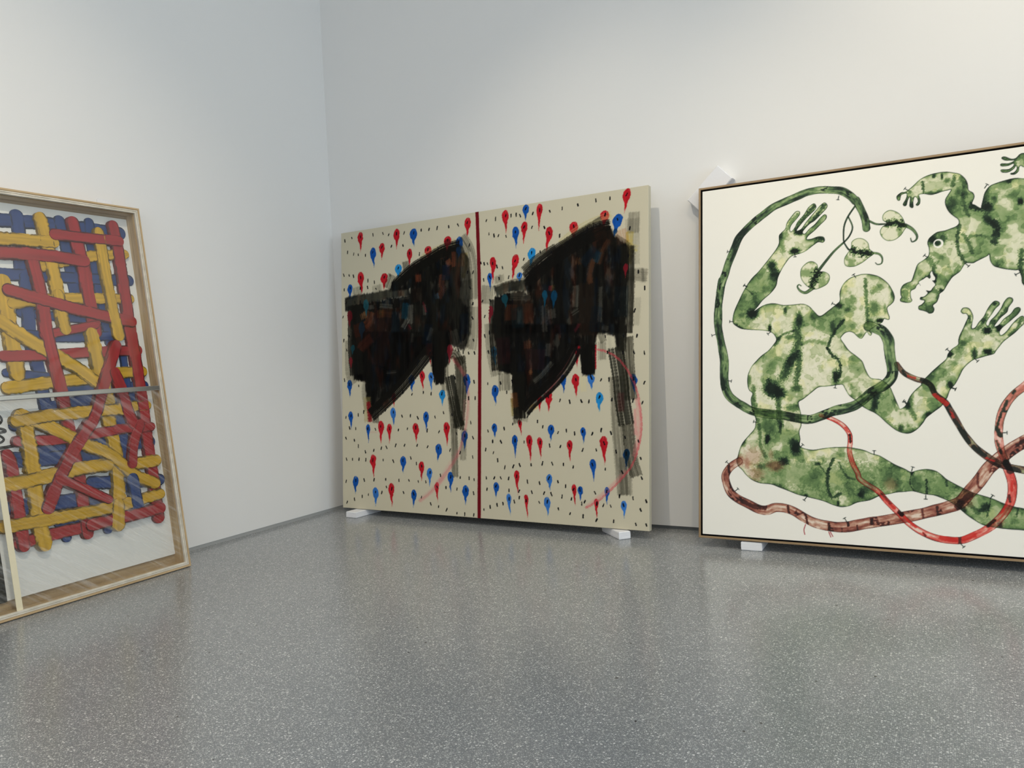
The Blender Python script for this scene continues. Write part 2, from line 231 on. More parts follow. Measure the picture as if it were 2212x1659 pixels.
BRUSH0 = [('s',789,'17160f',0.4,0.42,[(10642,18442),(11163,17563),(11453,16215),(11479,14336)]),('s',948,'17160f',0.31,0.47,[(11438,13715),(11389,11846),(11235,
 11043)]),('s',1102,'17160f',0.41,0.38,[(10850,15517),(10914,13752),(10596,11259)]),('s',867,'17160f',0.3,0.51,[(1475,15863),(1560,15375)]),('s',844,'17160f',
 0.27,0.51,[(3329,15843),(3369,15434)]),('s',746,'17160f',0.46,0.47,[(4706,16460),(4275,15628)]),('s',564,'17160f',0.54,0.42,[(5927,17273),(5964,16740)]),
 ('s',366,'a08a40',0.6,0.3,[(10861,17343),(10932,16580),(10701,15782)]),('s',412,'a89a60',0.5,0.4,[(7275,17333),(7840,17665),(9026,17988),(10032,18195)]),
 ('p',120,'34342a',0.86,0.1,[(334,15195),(1109,15307),(2802,15378),(4529,15473),(5539,15522),(6204,15729),(6280,14868),(5031,14833),(3493,14682),(1911,14594),
 (1009,14246),(371,14256)]),('p',94,'12110d',0.97,0.06,[(4528,15339),(4702,15926),(5378,16265),(6377,16898),(7678,17421),(8633,17774),(9491,17936),(10182,
 17860),(10635,17367),(10550,15922),(10469,15045),(10614,14088),(11064,13741),(11017,12178),(10826,11687),(10140,11280),(9525,11372),(9288,10684),(8572,
 9050),(8179,9444),(8028,10477),(7710,10747),(7146,10769),(6736,10265),(6157,9631),(5321,8996),(2746,8920),(1144,9228),(971,10054),(947,12391),(826,14052),
 (1012,14591),(2796,14700),(5031,14866),(6198,14940),(6283,15394),(5371,15337)]),('p',91,'0e0d0b',0.97,0.08,[(963,12729),(1057,10148),(1260,9345),(2231,
 9190),(2288,7919),(2532,7044),(2640,6347),(2986,6868),(3888,7382),(4888,8229),(5545,8898),(6408,9723),(7047,10459),(7624,10897),(8091,11169),(8100,12335)]),
 ('p',93,'13130f',0.95,0.12,[(8098,12168),(8110,10836),(8234,9503),(8433,8753),(9094,8755),(9131,9807),(9505,10041),(9714,11507),(9719,12245)]),('s',694,
 '17160f',0.85,0.42,[(9609,10693),(10008,10758),(10496,10007)]),('s',817,'1c1c17',0.9,0.06,[(9549,9220),(9936,7500),(10178,6524),(10372,5957)]),('s',890,
 '17160f',0.78,0.42,[(10401,10498),(10491,9277),(10431,7495),(10272,5795)]),('s',525,'17160f',0.56,0.47,[(9690,7828),(9922,5386),(9954,2631)]),('s',517,
 '17160f',0.34,0.51,[(10714,5717),(10603,3782)]),('s',607,'17160f',0.4,0.47,[(9153,10053),(9242,8326)]),('s',976,'17160f',0.3,0.51,[(839,12023),(820,9889),
 (1164,8994)]),('s',691,'17160f',0.31,0.51,[(2322,9144),(2223,8270),(2475,7044)]),('s',596,'17160f',0.54,0.42,[(3103,7388),(3149,6175)]),('s',690,'90804a',
 0.5,0.5,[(2369,7918),(2468,6259)]),('s',630,'17160f',0.17,0.42,[(7881,10595),(7045,10124),(6407,9639)]),('s',183,'9a8060',0.4,0.5,[(3774,7125),(4443,7550)]),
 ('s',433,'c0603a',0.55,0.4,[(3888,7339),(4333,7593)]),('s',386,'701018',0.9,0.1,[(2480,7567),(2640,6260)]),('p',146,'23221c',0.8,0.33,[(10147,18121),(10627,
 17882),(11135,16935),(11307,15174),(11287,12004),(10767,10931),(9615,11351),(9529,15326)]),('s',853,'0f0e0b',0.95,0.06,[(5038,15764),(5711,16235),(6704,
 16801),(7837,17243),(9102,17723),(10335,17906)]),('s',973,'0f0e0b',0.95,0.08,[(7884,11012),(6939,10043),(5544,8728),(4112,7639),(2757,6695)]),('s',1321,
 '14130f',0.85,0.2,[(1283,14571),(1257,11689),(1419,9631)]),('s',996,'100f0c',0.9,0.12,[(8814,12295),(8780,10313),(8740,8911)]),('s',491,'35342a',0.6,0.3,
 [(376,14775),(2358,15039),(4696,15226)]),('s',325,'6f6d60',0.43,0.55,[(3663,14400),(4689,14259)]),('s',483,'8a887c',0.46,0.55,[(6316,14209),(6282,13030)]),
 ('s',394,'8a887c',0.43,0.48,[(6103,13304),(5684,12737)]),('s',274,'8e8c80',0.37,0.53,[(7494,14124),(7530,13537)]),('s',293,'5b5a50',0.37,0.55,[(5367,14807),
 (6197,14809)]),('s',557,'7d7b70',0.37,0.55,[(2794,14462),(2792,14259)]),('s',261,'6d1420',0.47,0.18,[(6099,12844),(6303,12570)]),('s',152,'7a1420',0.42,
 0.18,[(7415,14324),(7651,13724)]),('s',590,'b06a30',0.36,0.43,[(2039,13971),(2169,13621)]),('s',685,'9a4a24',0.39,0.43,[(2790,13988),(2519,13259),(2253,
 13071)]),('s',584,'6e3418',0.34,0.48,[(3832,13917),(4685,13793)]),('s',591,'7c4a1c',0.31,0.48,[(3661,14064),(3657,13593)]),('s',693,'58200f',0.39,0.38,
 [(1451,13187),(1623,12356)]),('s',784,'6c2a18',0.34,0.48,[(2774,12160),(1973,11588),(1793,11392)]),('s',1570,'2c140e',0.31,0.33,[(3828,13448),(2778,12634),
 (1440,12023)]),('s',1092,'301510',0.31,0.38,[(4258,13554),(3455,10245)]),('s',476,'9a4a2a',0.42,0.38,[(7025,16247),(7022,15855)]),('s',431,'9c4c2c',0.42,
 0.38,[(9486,17042),(9638,16707)]),('s',374,'8a4026',0.42,0.38,[(9951,17504),(9983,16610)]),('s',503,'8c4630',0.42,0.43,[(9013,16064),(8930,15430),(9085,
 15160),(8689,14615)]),('s',301,'1c5878',0.42,0.28,[(8533,14820),(8610,14557)]),('s',608,'0c1a34',0.42,0.28,[(9328,16674),(9322,15780)]),('s',520,'5a3014',
 0.31,0.48,[(10559,17312),(10554,16554)]),('s',576,'12181c',0.36,0.28,[(5040,15897),(5031,14833)]),('s',569,'0a4660',0.42,0.28,[(5904,14370),(5772,13390)]),
 ('s',741,'061a2a',0.36,0.28,[(5023,13837),(5013,12510)]),('s',783,'04101e',0.42,0.28,[(7805,12808),(7716,11521)]),('s',664,'04101e',0.42,0.28,[(10761,13323),
 (10753,12067)]),('s',1031,'1a1a15',0.42,0.23,[(7009,14159),(6994,12075)]),('s',870,'23140c',0.36,0.28,[(6856,15346),(6931,14491)]),('s',545,'3a1010',0.31,
 0.38,[(7915,11511),(7910,10739)]),('s',734,'4c4a42',0.37,0.55,[(9839,12243),(10140,11280)]),('s',261,'5c5a50',0.37,0.55,[(4225,9620),(4990,9664)]),('s',
 200,'66645a',0.37,0.55,[(6506,12232),(6420,11713)]),('s',309,'5c5a50',0.37,0.55,[(8122,12532),(7797,11775)]),('s',962,'44443c',0.31,0.55,[(10922,15008),
 (10843,14385)]),('s',134,'1c1c18',0.42,0.28,[(10604,18446),(11275,17488)]),('s',349,'c05048',0.18,0.55,[(9857,10519),(10882,9186)]),('s',183,'b84450',0.39,
 0.48,[(9906,10354),(10494,9683),(10929,8862),(11068,7811),(11013,6685),(10762,5557),(10261,4177),(9558,3185),(8642,2172),(7814,1395),(6975,855)]),('s',
 332,'c87a7c',0.21,0.55,[(10824,7653),(10767,6363)]),('s',423,'c87074',0.26,0.55,[(10262,4258),(9458,3182),(8539,2086)]),('s',345,'c87a7c',0.22,0.55,[(9051,
 2515),(8022,1570),(7081,903)]),('s',98,'b8606a',0.21,0.48,[(2633,5477),(3256,5466)])]
BRUSH1 = [('s',698,'17160f',0.3,0.47,[(22733,18474),(22672,17345)]),('s',868,'17160f',0.21,0.51,[(22617,18110),(22610,15514)]),('s',467,'a8902c',0.6,0.4,[(22443,
 17373),(22382,16079),(22323,15543)]),('s',371,'b0a050',0.5,0.5,[(22897,16348),(22498,16499)]),('s',753,'17160f',0.36,0.42,[(22378,14888),(23458,14734)]),
 ('s',635,'17160f',0.14,0.55,[(22832,13447),(22714,11950)]),('s',641,'17160f',0.14,0.55,[(22377,14455),(22255,12301)]),('s',689,'17160f',0.34,0.51,[(13472,
 15592),(13540,15229)]),('s',931,'17160f',0.32,0.51,[(12629,15009),(12482,13941)]),('s',259,'17160f',0.3,0.51,[(17210,15136),(17263,12618)]),('s',430,'b0a468',
 0.5,0.5,[(17921,17233),(18552,17671),(19726,18203),(21225,18564)]),('s',488,'17160f',0.6,0.42,[(18800,17529),(20029,18053),(20631,18311)]),('s',520,'17160f',
 0.68,0.47,[(15313,15833),(16242,16438),(17539,16991)]),('s',326,'17160f',0.4,0.51,[(15380,15885),(15846,16189)]),('p',98,'2e2e24',0.86,0.15,[(13121,14967),
 (14364,15216),(15309,15191),(16238,15571),(16364,14520),(15306,14491),(14087,14502),(13256,14241)]),('p',66,'100f0c',0.97,0.06,[(15309,15132),(15845,15840),
 (16893,16372),(17921,17120),(18551,17389),(19296,17695),(20028,17942),(20630,18034),(21223,17850),(21456,17272),(22384,16621),(22323,15543),(22378,14671),
 (22202,13928),(22137,11449),(12823,11952),(13042,13482),(13152,14249),(14087,14502),(15306,14491),(15571,14236)]),('p',77,'0e0d0b',0.97,0.08,[(12802,12552),
 (13352,10793),(13446,9498),(14445,9214),(14489,8022),(14829,7002),(14943,6326),(15140,6495),(15220,6916),(15708,7333),(16573,7908),(17236,8560),(17797,
 9205),(18260,9847),(18718,10565),(19171,10870),(19256,9732),(19388,9040),(20186,9099),(20237,10902),(20372,12098)]),('s',776,'17160f',0.34,0.47,[(12750,
 12555),(12894,10813),(13242,9246)]),('s',900,'17160f',0.44,0.42,[(13848,9315),(13892,8288)]),('s',612,'17160f',0.6,0.38,[(14635,7681),(14825,6199)]),('s',
 410,'96843e',0.5,0.5,[(14516,7682),(14551,6664)]),('s',384,'c89a4a',0.6,0.4,[(15707,7082),(16188,7246)]),('s',469,'17160f',0.25,0.51,[(15415,6831),(15315,
 6327)]),('p',88,'1a1a15',0.93,0.15,[(21024,12059),(21022,11422),(21451,11320),(21619,10442),(22127,10420),(22300,11982)]),('s',994,'20201a',0.88,0.06,[(21534,
 10603),(21826,8857),(21949,7598),(22198,6148)]),('s',870,'17160f',0.67,0.42,[(22214,11202),(22293,9629),(22454,7592)]),('s',766,'17160f',0.42,0.47,[(21528,
 8865),(21689,5714),(22016,2046)]),('s',754,'17160f',0.63,0.42,[(22282,6109),(22528,4166),(22817,3168)]),('s',759,'17160f',0.33,0.47,[(22108,4155),(22185,
 2054)]),('s',481,'17160f',0.36,0.42,[(20674,10961),(20670,10003)]),('s',409,'17160f',0.45,0.42,[(20502,11610),(20761,11037)]),('s',401,'c8bc8c',0.4,0.4,
 [(19388,9000),(19429,8110)]),('s',441,'17160f',0.31,0.51,[(18535,10246),(18259,9602)]),('s',114,'b83a44',0.75,0.35,[(20323,10577),(20932,10431),(21618,
 10047),(22208,9396),(22625,8681),(22954,7741),(23117,6655),(23130,5727),(22946,4796),(22610,3858),(21935,2979),(21076,2157),(20378,1569),(19580,1126)]),
 ('s',257,'c86468',0.45,0.55,[(22871,7587),(23034,6500),(22947,5338),(22695,4326)]),('s',201,'c86468',0.45,0.55,[(22745,6966),(22782,5569)]),('s',156,'b83a44',
 0.7,0.4,[(18809,10480),(18259,9684),(17703,8961),(17140,8231),(16762,7906)]),('s',312,'c87070',0.4,0.55,[(18166,9441),(17234,8229)]),('s',222,'c87070',
 0.4,0.55,[(22105,3375),(21164,2397),(19670,1171)]),('s',152,'a01c28',0.9,0.1,[(20219,10822),(20214,9459)]),('s',1109,'0d0c0a',0.95,0.06,[(15576,15167),
 (16632,15995),(17919,16721),(19109,17268),(20148,17649),(21163,17747)]),('s',990,'0d0c0a',0.95,0.08,[(18900,10801),(18167,9605),(17142,8562),(15902,7583),
 (15318,7000)]),('s',915,'14130f',0.85,0.2,[(13220,14065),(13174,11986),(13345,9588)]),('s',920,'0f0e0b',0.92,0.1,[(19783,12133),(19754,9232)]),('s',882,
 '12110d',0.9,0.12,[(14890,9371),(14911,7678),(14973,6495)]),('s',874,'15140f',0.85,0.2,[(22326,16519),(22321,15001),(22257,12842),(22195,11494)]),('s',
 437,'2e2d24',0.6,0.3,[(13190,14783),(14364,15039),(15376,15126)]),('s',895,'5a2a16',0.39,0.43,[(14374,13657),(14334,12750)]),('s',804,'4a2414',0.36,0.43,
 [(15588,13629),(15582,12492)]),('s',1285,'3a2416',0.26,0.38,[(14551,13886),(15862,13728)]),('s',534,'8a4a2a',0.36,0.43,[(15542,11299),(15574,10880)]),('s',
 971,'2a1014',0.36,0.28,[(13762,11569),(13825,9986)]),('s',1325,'2e1216',0.31,0.33,[(16187,10734),(16114,9551)]),('s',881,'061c26',0.36,0.28,[(14828,13443),
 (14891,12234)]),('s',1010,'0a0a0c',0.36,0.28,[(15166,11738),(15292,9337)]),('s',348,'b07040',0.34,0.48,[(15704,9385),(15841,9381)]),('s',477,'8c4a20',0.36,
 0.38,[(14555,8035),(14655,7193)]),('s',439,'8a887a',0.37,0.55,[(18965,14481),(18896,13272)]),('s',391,'77756a',0.37,0.55,[(16738,13427),(16798,11887)]),
 ('s',513,'77756a',0.37,0.55,[(17269,13153),(17333,12679)]),('s',272,'8a887a',0.37,0.55,[(20595,14286),(20526,12247)]),('s',328,'5c5a50',0.37,0.55,[(20710,
 11896),(21016,11766)]),('s',300,'6a685c',0.37,0.55,[(18702,12823),(19087,13028)]),('s',314,'8a887a',0.37,0.55,[(17255,9867),(16584,9183),(16042,8782)]),
 ('s',391,'63615a',0.37,0.55,[(17061,11049),(16991,10346)]),('s',237,'9a9682',0.4,0.55,[(21137,11308),(21195,10630)]),('s',187,'8a2030',0.36,0.38,[(19147,
 12159),(18890,11771)]),('s',442,'a0561f',0.21,0.48,[(19166,16138),(19104,15864)]),('s',372,'90502c',0.39,0.43,[(20082,15988),(19897,15228),(19895,14617)]),
 ('s',308,'7c4426',0.36,0.43,[(21102,17039),(20744,16473),(20502,15724)]),('s',745,'94502e',0.34,0.48,[(21866,17551),(22038,16768)]),('s',880,'2a160c',0.36,
 0.28,[(20268,17412),(20867,17563),(20864,16790)]),('s',372,'0c3c58',0.42,0.28,[(20505,16388),(20262,15859)]),('s',620,'081c30',0.36,0.28,[(20265,16635),
 (19411,15833)]),('s',1046,'2a1a10',0.31,0.28,[(19662,14594),(19651,11500)]),('s',672,'04101c',0.42,0.23,[(20344,13112),(20152,11701)]),('s',881,'06121a',
 0.36,0.23,[(21932,14174),(21866,12500)]),('s',259,'a88a3a',0.26,0.48,[(17342,14619),(17341,14383)]),('s',229,'7a1a20',0.47,0.18,[(17210,14630),(17176,14397)]),
 ('s',922,'8a887a',0.22,0.55,[(15638,14347),(15305,14258)]),('s',589,'6c6a5c',0.31,0.55,[(14359,14215),(15304,14141)]),('s',285,'c8a23c',0.18,0.55,[(22385,
 17163),(22498,16499)]),('s',692,'17150f',0.42,0.18,[(21456,17053),(22383,16295),(22034,15572)]),('s',170,'1a1a16',0.36,0.38,[(23234,15130),(23288,14429)]),
 ('s',410,'3a0c10',0.36,0.28,[(21852,7925),(21879,6924)])]
STRIPE = (259,[(11826,19957),(11960,15972),(12008,12050),(12007,12600),(11939,6493),(11868,-54)])
FIG1 = [(1873,11756),(1943,12304),(2216,12930),(2534,13549),(2893,14070),(3260,14420),(3685,14915),(4153,15498),(4340,15865),(4343,16252),(4482,16430),(4667,16601),
 (4761,16928),(4991,17237),(5220,17473),(5400,17450),(5421,17279),(5216,17017),(4987,16756),(4917,16524),(4985,16420),(5168,16638),(5305,16909),(5623,17253),
 (5850,17606),(6118,17785),(6241,17650),(6204,17464),(5935,17213),(5710,17003),(5439,16702),(5256,16436),(5482,16505),(5709,16812),(5889,17028),(6158,17328),
 (6426,17625),(6647,17761),(6789,17624),(6753,17440),(6465,17146),(6154,16853),(5886,16695),(5570,16351),(5659,16222),(5884,16457),(6152,16663),(6419,16962),
 (6640,17133),(6757,17038),(6703,16856),(6460,16626),(6149,16331),(5836,16082),(5768,15923),(6012,15920),(6322,16003),(6584,15950),(6648,15754),(6538,15649),
 (6319,15696),(6053,15536),(5695,15289),(5381,15179),(4974,15077),(4699,14769),(4468,14406),(4281,13990),(4187,13565),(3907,13203),(3486,12848),(3240,12537),
 (3040,12301),(3416,12525),(3766,12636),(4113,12634),(4542,12514),(5051,12501),(5514,12513),(5845,12357),(6090,12077),(6375,11818),(6784,12075),(7191,12395),
 (7333,12558),(7337,12990),(7522,13409),(7843,13684),(8238,13800),(8422,13827),(8771,13796),(9192,13631),(9568,13281),(9789,12883),(9878,12582),(9837,12333),
 (9703,12175),(9549,12039),(9565,11806),(9637,11550),(9597,11418),(9465,11455),(9390,11481),(9311,11317),(9177,11233),(9042,11164),(8732,10928),(8826,10796),
 (8767,10672),(8671,10719),(8577,10851),(8379,10564),(8262,10549),(8146,10640),(7966,10841),(7770,10915),(7572,10861),(7411,10698),(7370,10571),(7525,10306),
 (7758,9954),(8069,9686),(8300,9465),(8401,9293),(8513,8951),(8738,8546),(9194,8451),(9567,8131),(9748,7714),(9962,7135),(10046,6986),(10270,7149),(10473,
 7584),(10722,7908),(10969,8148),(10969,8227),(11117,8428),(11301,8627),(11484,8825),(11774,9100),(12063,9373),(12138,9612),(12318,9847),(12567,10038),(12588,
 10238),(12645,10476),(12790,10790),(12900,11066),(13009,11340),(12943,11505),(12805,11514),(12720,11641),(12810,11796),(12984,11804),(13120,11695),(13234,
 11366),(13194,11088),(13171,10810),(13309,10842),(13451,11073),(13661,11340),(13803,11649),(13943,11878),(14116,12044),(14282,11993),(14313,11852),(14141,
 11666),(14001,11437),(13827,11170),(13755,10976),(13838,10892),(13927,11124),(14134,11349),(14342,11652),(14482,11959),(14653,12163),(14818,12131),(14847,
 11972),(14676,11708),(14604,11477),(14366,11256),(14194,11029),(14089,10838),(14258,10907),(14464,11171),(14735,11390),(14905,11634),(15070,11681),(15143,
 11559),(15030,11351),(14862,11186),(14626,10965),(14388,10742),(14284,10551),(14347,10410),(14551,10576),(14790,10916),(14992,11139),(15159,11265),(15256,
 11220),(15265,10927),(15114,10741),(14878,10481),(14610,10260),(14407,10073),(14269,9883),(14131,9692),(14027,9539),(13723,9452),(13381,9346),(13174,9274),
 (12929,9063),(12752,8829),(12607,8513),(12426,8157),(12210,7881),(12099,7562),(12051,7458),(11833,7112),(11520,6845),(11181,6549),(11033,6306),(10787,6007),
 (10493,5804),(10199,5785),(9857,5918),(9464,6245),(9117,6603),(8867,6797),(8614,6926),(8257,7163),(8040,7400),(7730,7657),(7538,8000),(7422,8215),(7223,
 8219),(6944,8181),(6581,8145),(6256,8108),(5927,7854),(5512,7512),(5303,7383),(5285,7212),(5384,6781),(5407,6460),(5404,6139),(5299,5817),(5347,5443),(5319,
 5122),(5521,4966),(5975,4896),(6476,4985),(6971,5047),(7604,5070),(7988,5015),(8383,4931),(8737,4773),(9090,4671),(9437,4460),(9782,4252),(10172,4074),
 (10462,3922),(10754,4012),(11138,4079),(11517,4011),(11795,3809),(11979,3630),(12346,3408),(12710,3215),(13115,3025),(13783,2825),(14306,2596),(14738,2468),
 (15081,2411),(15921,2135),(16528,1581),(16522,1334),(15901,1363),(15028,1426),(14411,1433),(13754,1490),(13399,1569),(13089,1755),(12821,1945),(12552,2189),
 (12326,2385),(12006,2604),(11682,2746),(11401,2838),(11022,2872),(10543,2984),(10154,2938),(9810,2895),(9462,2797),(9062,2696),(8604,2454),(8041,2314),
 (7665,2119),(7278,2046),(6890,2128),(6399,2310),(5701,2458),(5195,2565),(4683,2753),(4269,2895),(3850,3039),(3319,3071),(2891,3217),(2567,3478),(2350,3745),
 (2131,3959),(2050,4233),(2133,4512),(2245,4901),(2410,5236),(2739,5627),(3012,5960),(3067,6235),(3069,6510),(2908,6897),(2855,7229),(2830,7561),(2912,7837),
 (2750,8006),(2669,8230),(2647,8579),(2693,8894),(2872,9295),(3137,9602),(3402,9863),(3751,10118),(4013,10420),(4165,10681),(4059,10955),(3844,11123),(3496,
 11209),(3146,11251),(2703,11297),(2346,11362),(2076,11515)]
FIG2 = [(13628,16559),(13411,16739),(13302,16819),(13400,17111),(13349,17336),(13167,17492),(13136,17803),(13030,18082),(12810,18335),(12547,18442),(12207,18539),
 (11784,18538),(11395,18463),(11079,18309),(10839,18097),(10638,17923),(10436,17794),(10276,17794),(10114,17703),(10032,17578),(10090,17398),(10190,17397),
 (10225,17551),(10274,17658),(10475,17698),(10492,17559),(10430,17387),(10315,17177),(10385,17068),(10485,17109),(10540,17327),(10631,17495),(10627,17270),
 (10607,17047),(10701,16936),(10788,16978),(10785,17249),(10848,17465),(10945,17406),(10982,17222),(10893,17077),(10978,17011),(11078,17119),(11094,17341),
 (11046,17550),(11262,17564),(11533,17481),(11765,17493),(12036,17566),(12265,17600),(12418,17600),(12300,17396),(12182,17191),(12158,16973),(12230,16699),
 (12358,16462),(12543,16263),(12691,16113),(12725,15934),(12610,15794),(12382,15712),(12114,15634),(11808,15603),(11574,15454),(11417,15294),(11366,15078),
 (11428,14806),(11403,14498),(11205,14297),(10929,14102),(10806,13802),(10682,13413),(10615,13276),(10466,13226),(10260,13118),(10145,12897),(10141,12646),
 (10176,12518),(10111,12397),(10154,12290),(10376,12220),(10561,12219),(10655,12316),(10602,12486),(10607,12777),(10793,12887),(10869,13047),(10980,13121),
 (11033,13013),(10963,13205),(11166,13333),(11313,13424),(11420,13332),(11476,13409),(11461,13576),(11535,13693),(11586,13523),(11673,13351),(11635,13231),
 (11544,13218),(11667,13022),(11556,12867),(11446,12732),(11265,12766),(11335,12637),(11243,12521),(11151,12466),(11023,12455),(11003,12332),(11184,12257),
 (11072,12100),(10924,12007),(10940,11840),(11139,11765),(11283,11694),(11390,11613),(11552,11656),(11610,11837),(11559,12004),(11723,12156),(11817,12395),
 (11855,12556),(12018,12686),(12165,12940),(12384,13289),(12563,13436),(12741,13583),(12908,13869),(13021,13944),(13279,13920),(13428,13991),(13650,14098),
 (13870,14205),(13944,14262),(13974,13981),(14113,13711),(14361,13582),(14644,13492),(14996,13417),(15101,13408),(15199,13105),(15294,12678),(16073,12160),
 (16773,13131),(16983,14754),(16858,16423),(16542,17301),(15864,17654),(15413,17722),(15062,17797),(14669,17749),(14271,17657),(14015,17544),(13826,17268),
 (13747,16976),(13667,16640)]
HAND = [(15441,18932),(15264,18897),(15119,18750),(14941,18736),(14694,18884),(14569,18884),(14549,18801),(14690,18691),(14904,18657),(15045,18634),(14830,18540),
 (14544,18577),(14481,18518),(14541,18435),(14791,18417),(15007,18490),(15004,18383),(14823,18262),(14537,18285),(14493,18227),(14570,18129),(14820,18112),
 (15037,18250),(15110,18366),(15143,18233),(15033,18079),(14890,18058),(14906,17979),(15066,17967),(15210,18094),(15250,18301),(15321,18333),(15425,18252),
 (15876,18118),(16561,18052),(16574,18553),(15892,18793)]
VINE = [(379,506,[(8640,16156),(8584,16624),(8423,17106),(8178,17650),(8150,17628),(7899,17942),(7476,18259),(6959,18381),(6434,18456),(5813,18425),(5271,18261),
 (4632,18058),(4076,17865),(3606,17559),(3037,17164),(2557,16752),(2218,16370),(2022,15920),(1826,15444),(1629,14966),(1481,14483),(1308,14000),(1183,13463),
 (1307,14114),(1167,13239),(1096,12685),(1072,11989),(1094,11431),(1208,10823),(1322,10218),(1412,9662),(1411,9203),(1409,8653),(1477,8148),(1702,7689),
 (2152,7321),(2308,7233),(2908,6897),(3660,6757),(4452,6675),(5228,6513),(5839,6461),(6343,6621),(6991,6884),(7628,7038),(8112,7243),(8766,7812),(9112,8015),
 (9456,8258),(9686,8585),(9729,8958),(9643,9460),(9594,9962),(9563,10381),(9342,10811),(9040,11017),(8696,11142)])]
STEMS = [(93,70,[(8104,17355),(7758,16841),(7582,16350),(7554,15747),(7573,15559)]),(69,92,[(7801,16835),(7985,16301),(7832,15855),(7573,15559)]),(97,146,[(7573,
 15559),(7097,15144),(6658,14626),(6348,14233)]),(71,118,[(7573,15536),(7781,15165),(7935,15128),(8311,14950)]),(113,90,[(8790,16506),(9118,16315),(9608,
 16269)])]
LEAVES = [([(6305,14284),(6263,14523),(6045,14709),(5779,14688),(5509,14453),(5418,14176),(5459,13840),(5635,13541),(5855,13334),(6119,13219),(6426,13288),(6733,
 13450),(6865,13719),(6825,13956),(6609,14115),(6391,14159)],(206,46,[(5987,13277),(5676,13089),(5409,13205),(5268,13429),(5345,13542),(5456,13461)]),[(6371,
 14278),(6125,13830),(5988,13371)]),([(7894,15225),(7940,15544),(8195,15691),(8487,15631),(8713,15390),(8771,15086),(8974,14836),(8723,14633),(8388,14391),
 (8009,14244),(7671,14298),(7567,14494),(7591,14746),(7722,14965)],(128,43,[(8809,14876),(9178,14793),(9339,14572),(9314,14302),(9130,14252),(9029,14352)]),
 [(7767,15238),(8186,14963),(8809,14876)]),([(9567,16297),(9407,16476),(9390,16706),(9535,16893),(9780,16953),(10100,16775),(10296,16501),(10410,16171),
 (10488,16049),(10366,15861),(10202,15610),(9918,15416),(9595,15407),(9354,15616),(9256,15901),(9361,16139)],(189,42,[(10409,16104),(10723,15864),(10914,
 15529),(10871,15310),(10692,15241),(10636,15426)]),[(9526,16279),(10012,16265),(10409,16081)])]
TUBES = [('brown',428,608,[(2187,4209),(1745,3891),(1465,3438),(1520,2996),(1741,2508),(2125,2196),(2669,1951),(3206,1710),(3631,1680),(4053,1838),(4521,1838),
 (4984,1705),(5490,1419),(5990,1189),(6584,1072),(7170,1034),(7653,1093),(8027,1198),(8640,1360),(9344,1514),(10037,1693),(10814,1902),(11483,2127),(11954,
 2286),(12513,2552),(12889,3040),(13307,3578),(13678,4161),(14087,4587),(14491,4982),(14934,5324),(15586,5690),(16437,6052),(17464,6159)]),('red',199,398,
 [(6344,6674),(6937,6463),(7423,6150),(7709,5736),(7742,5321),(7698,4854),(7835,4288),(8068,3781),(8158,3482),(8564,3195),(9014,2885),(9358,2466),(9893,
 1900),(10324,1443),(10800,1102),(11366,852),(11925,763),(12524,783),(13029,1028),(13574,1375),(14026,1815),(14388,2346),(14573,2814),(14631,3479),(14514,
 4035),(14390,4390)]),('dark',242,363,[(9920,9201),(10246,8736),(10755,8436),(11116,8326),(11399,8097),(11571,7689),(11988,7282),(12181,6923),(12494,6285),
 (12760,5759),(13159,5188),(13602,4781),(14040,4457),(14476,4290),(15092,4157),(15968,4036),(17411,4185)]),('pink',387,348,[(17348,9350),(16514,9077),(15653,
 8440),(15183,7989),(14770,7609),(14452,7147),(14242,6604),(14154,6034),(14143,5517),(14228,5002),(14372,4543)])]
NAILS = [[1753,15660,1557,15695],[7344,17973,7321,17872],[2616,13645,2506,13742],[5156,15202,5155,15097],[10537,17861,10458,17926],[13850,17524,13906,17603],[11343,
 14407,11240,14493],[12983,13905,13074,13818],[15116,13280,15009,13227],[2646,13669,2521,13734],[1873,11779,1737,11796],[3866,11099,3722,10995],[7110,12357,
 7010,12407],[8080,13707,7984,13866],[885,11117,699,11071],[1637,8556,1728,8541],[7084,8222,7062,8072],[12210,9731,12152,9794],[13261,9330,13345,9248],[12282,
 7960,12404,7917],[10315,7276,10224,7346],[3122,6290,2949,6345],[5369,5043,5462,5151],[1634,4055,1512,4162],[2017,2631,2155,2747],[5600,2426,5523,2317],
 [7512,1365,7427,1499],[8839,4748,8840,4886],[10502,4004,10538,4140],[11078,2795,11075,2662],[13760,2824,13866,2983],[12521,601,12610,504],[14313,5854,14467,
 5856],[10320,7203,10224,7341],[12295,7989,12410,7933]]
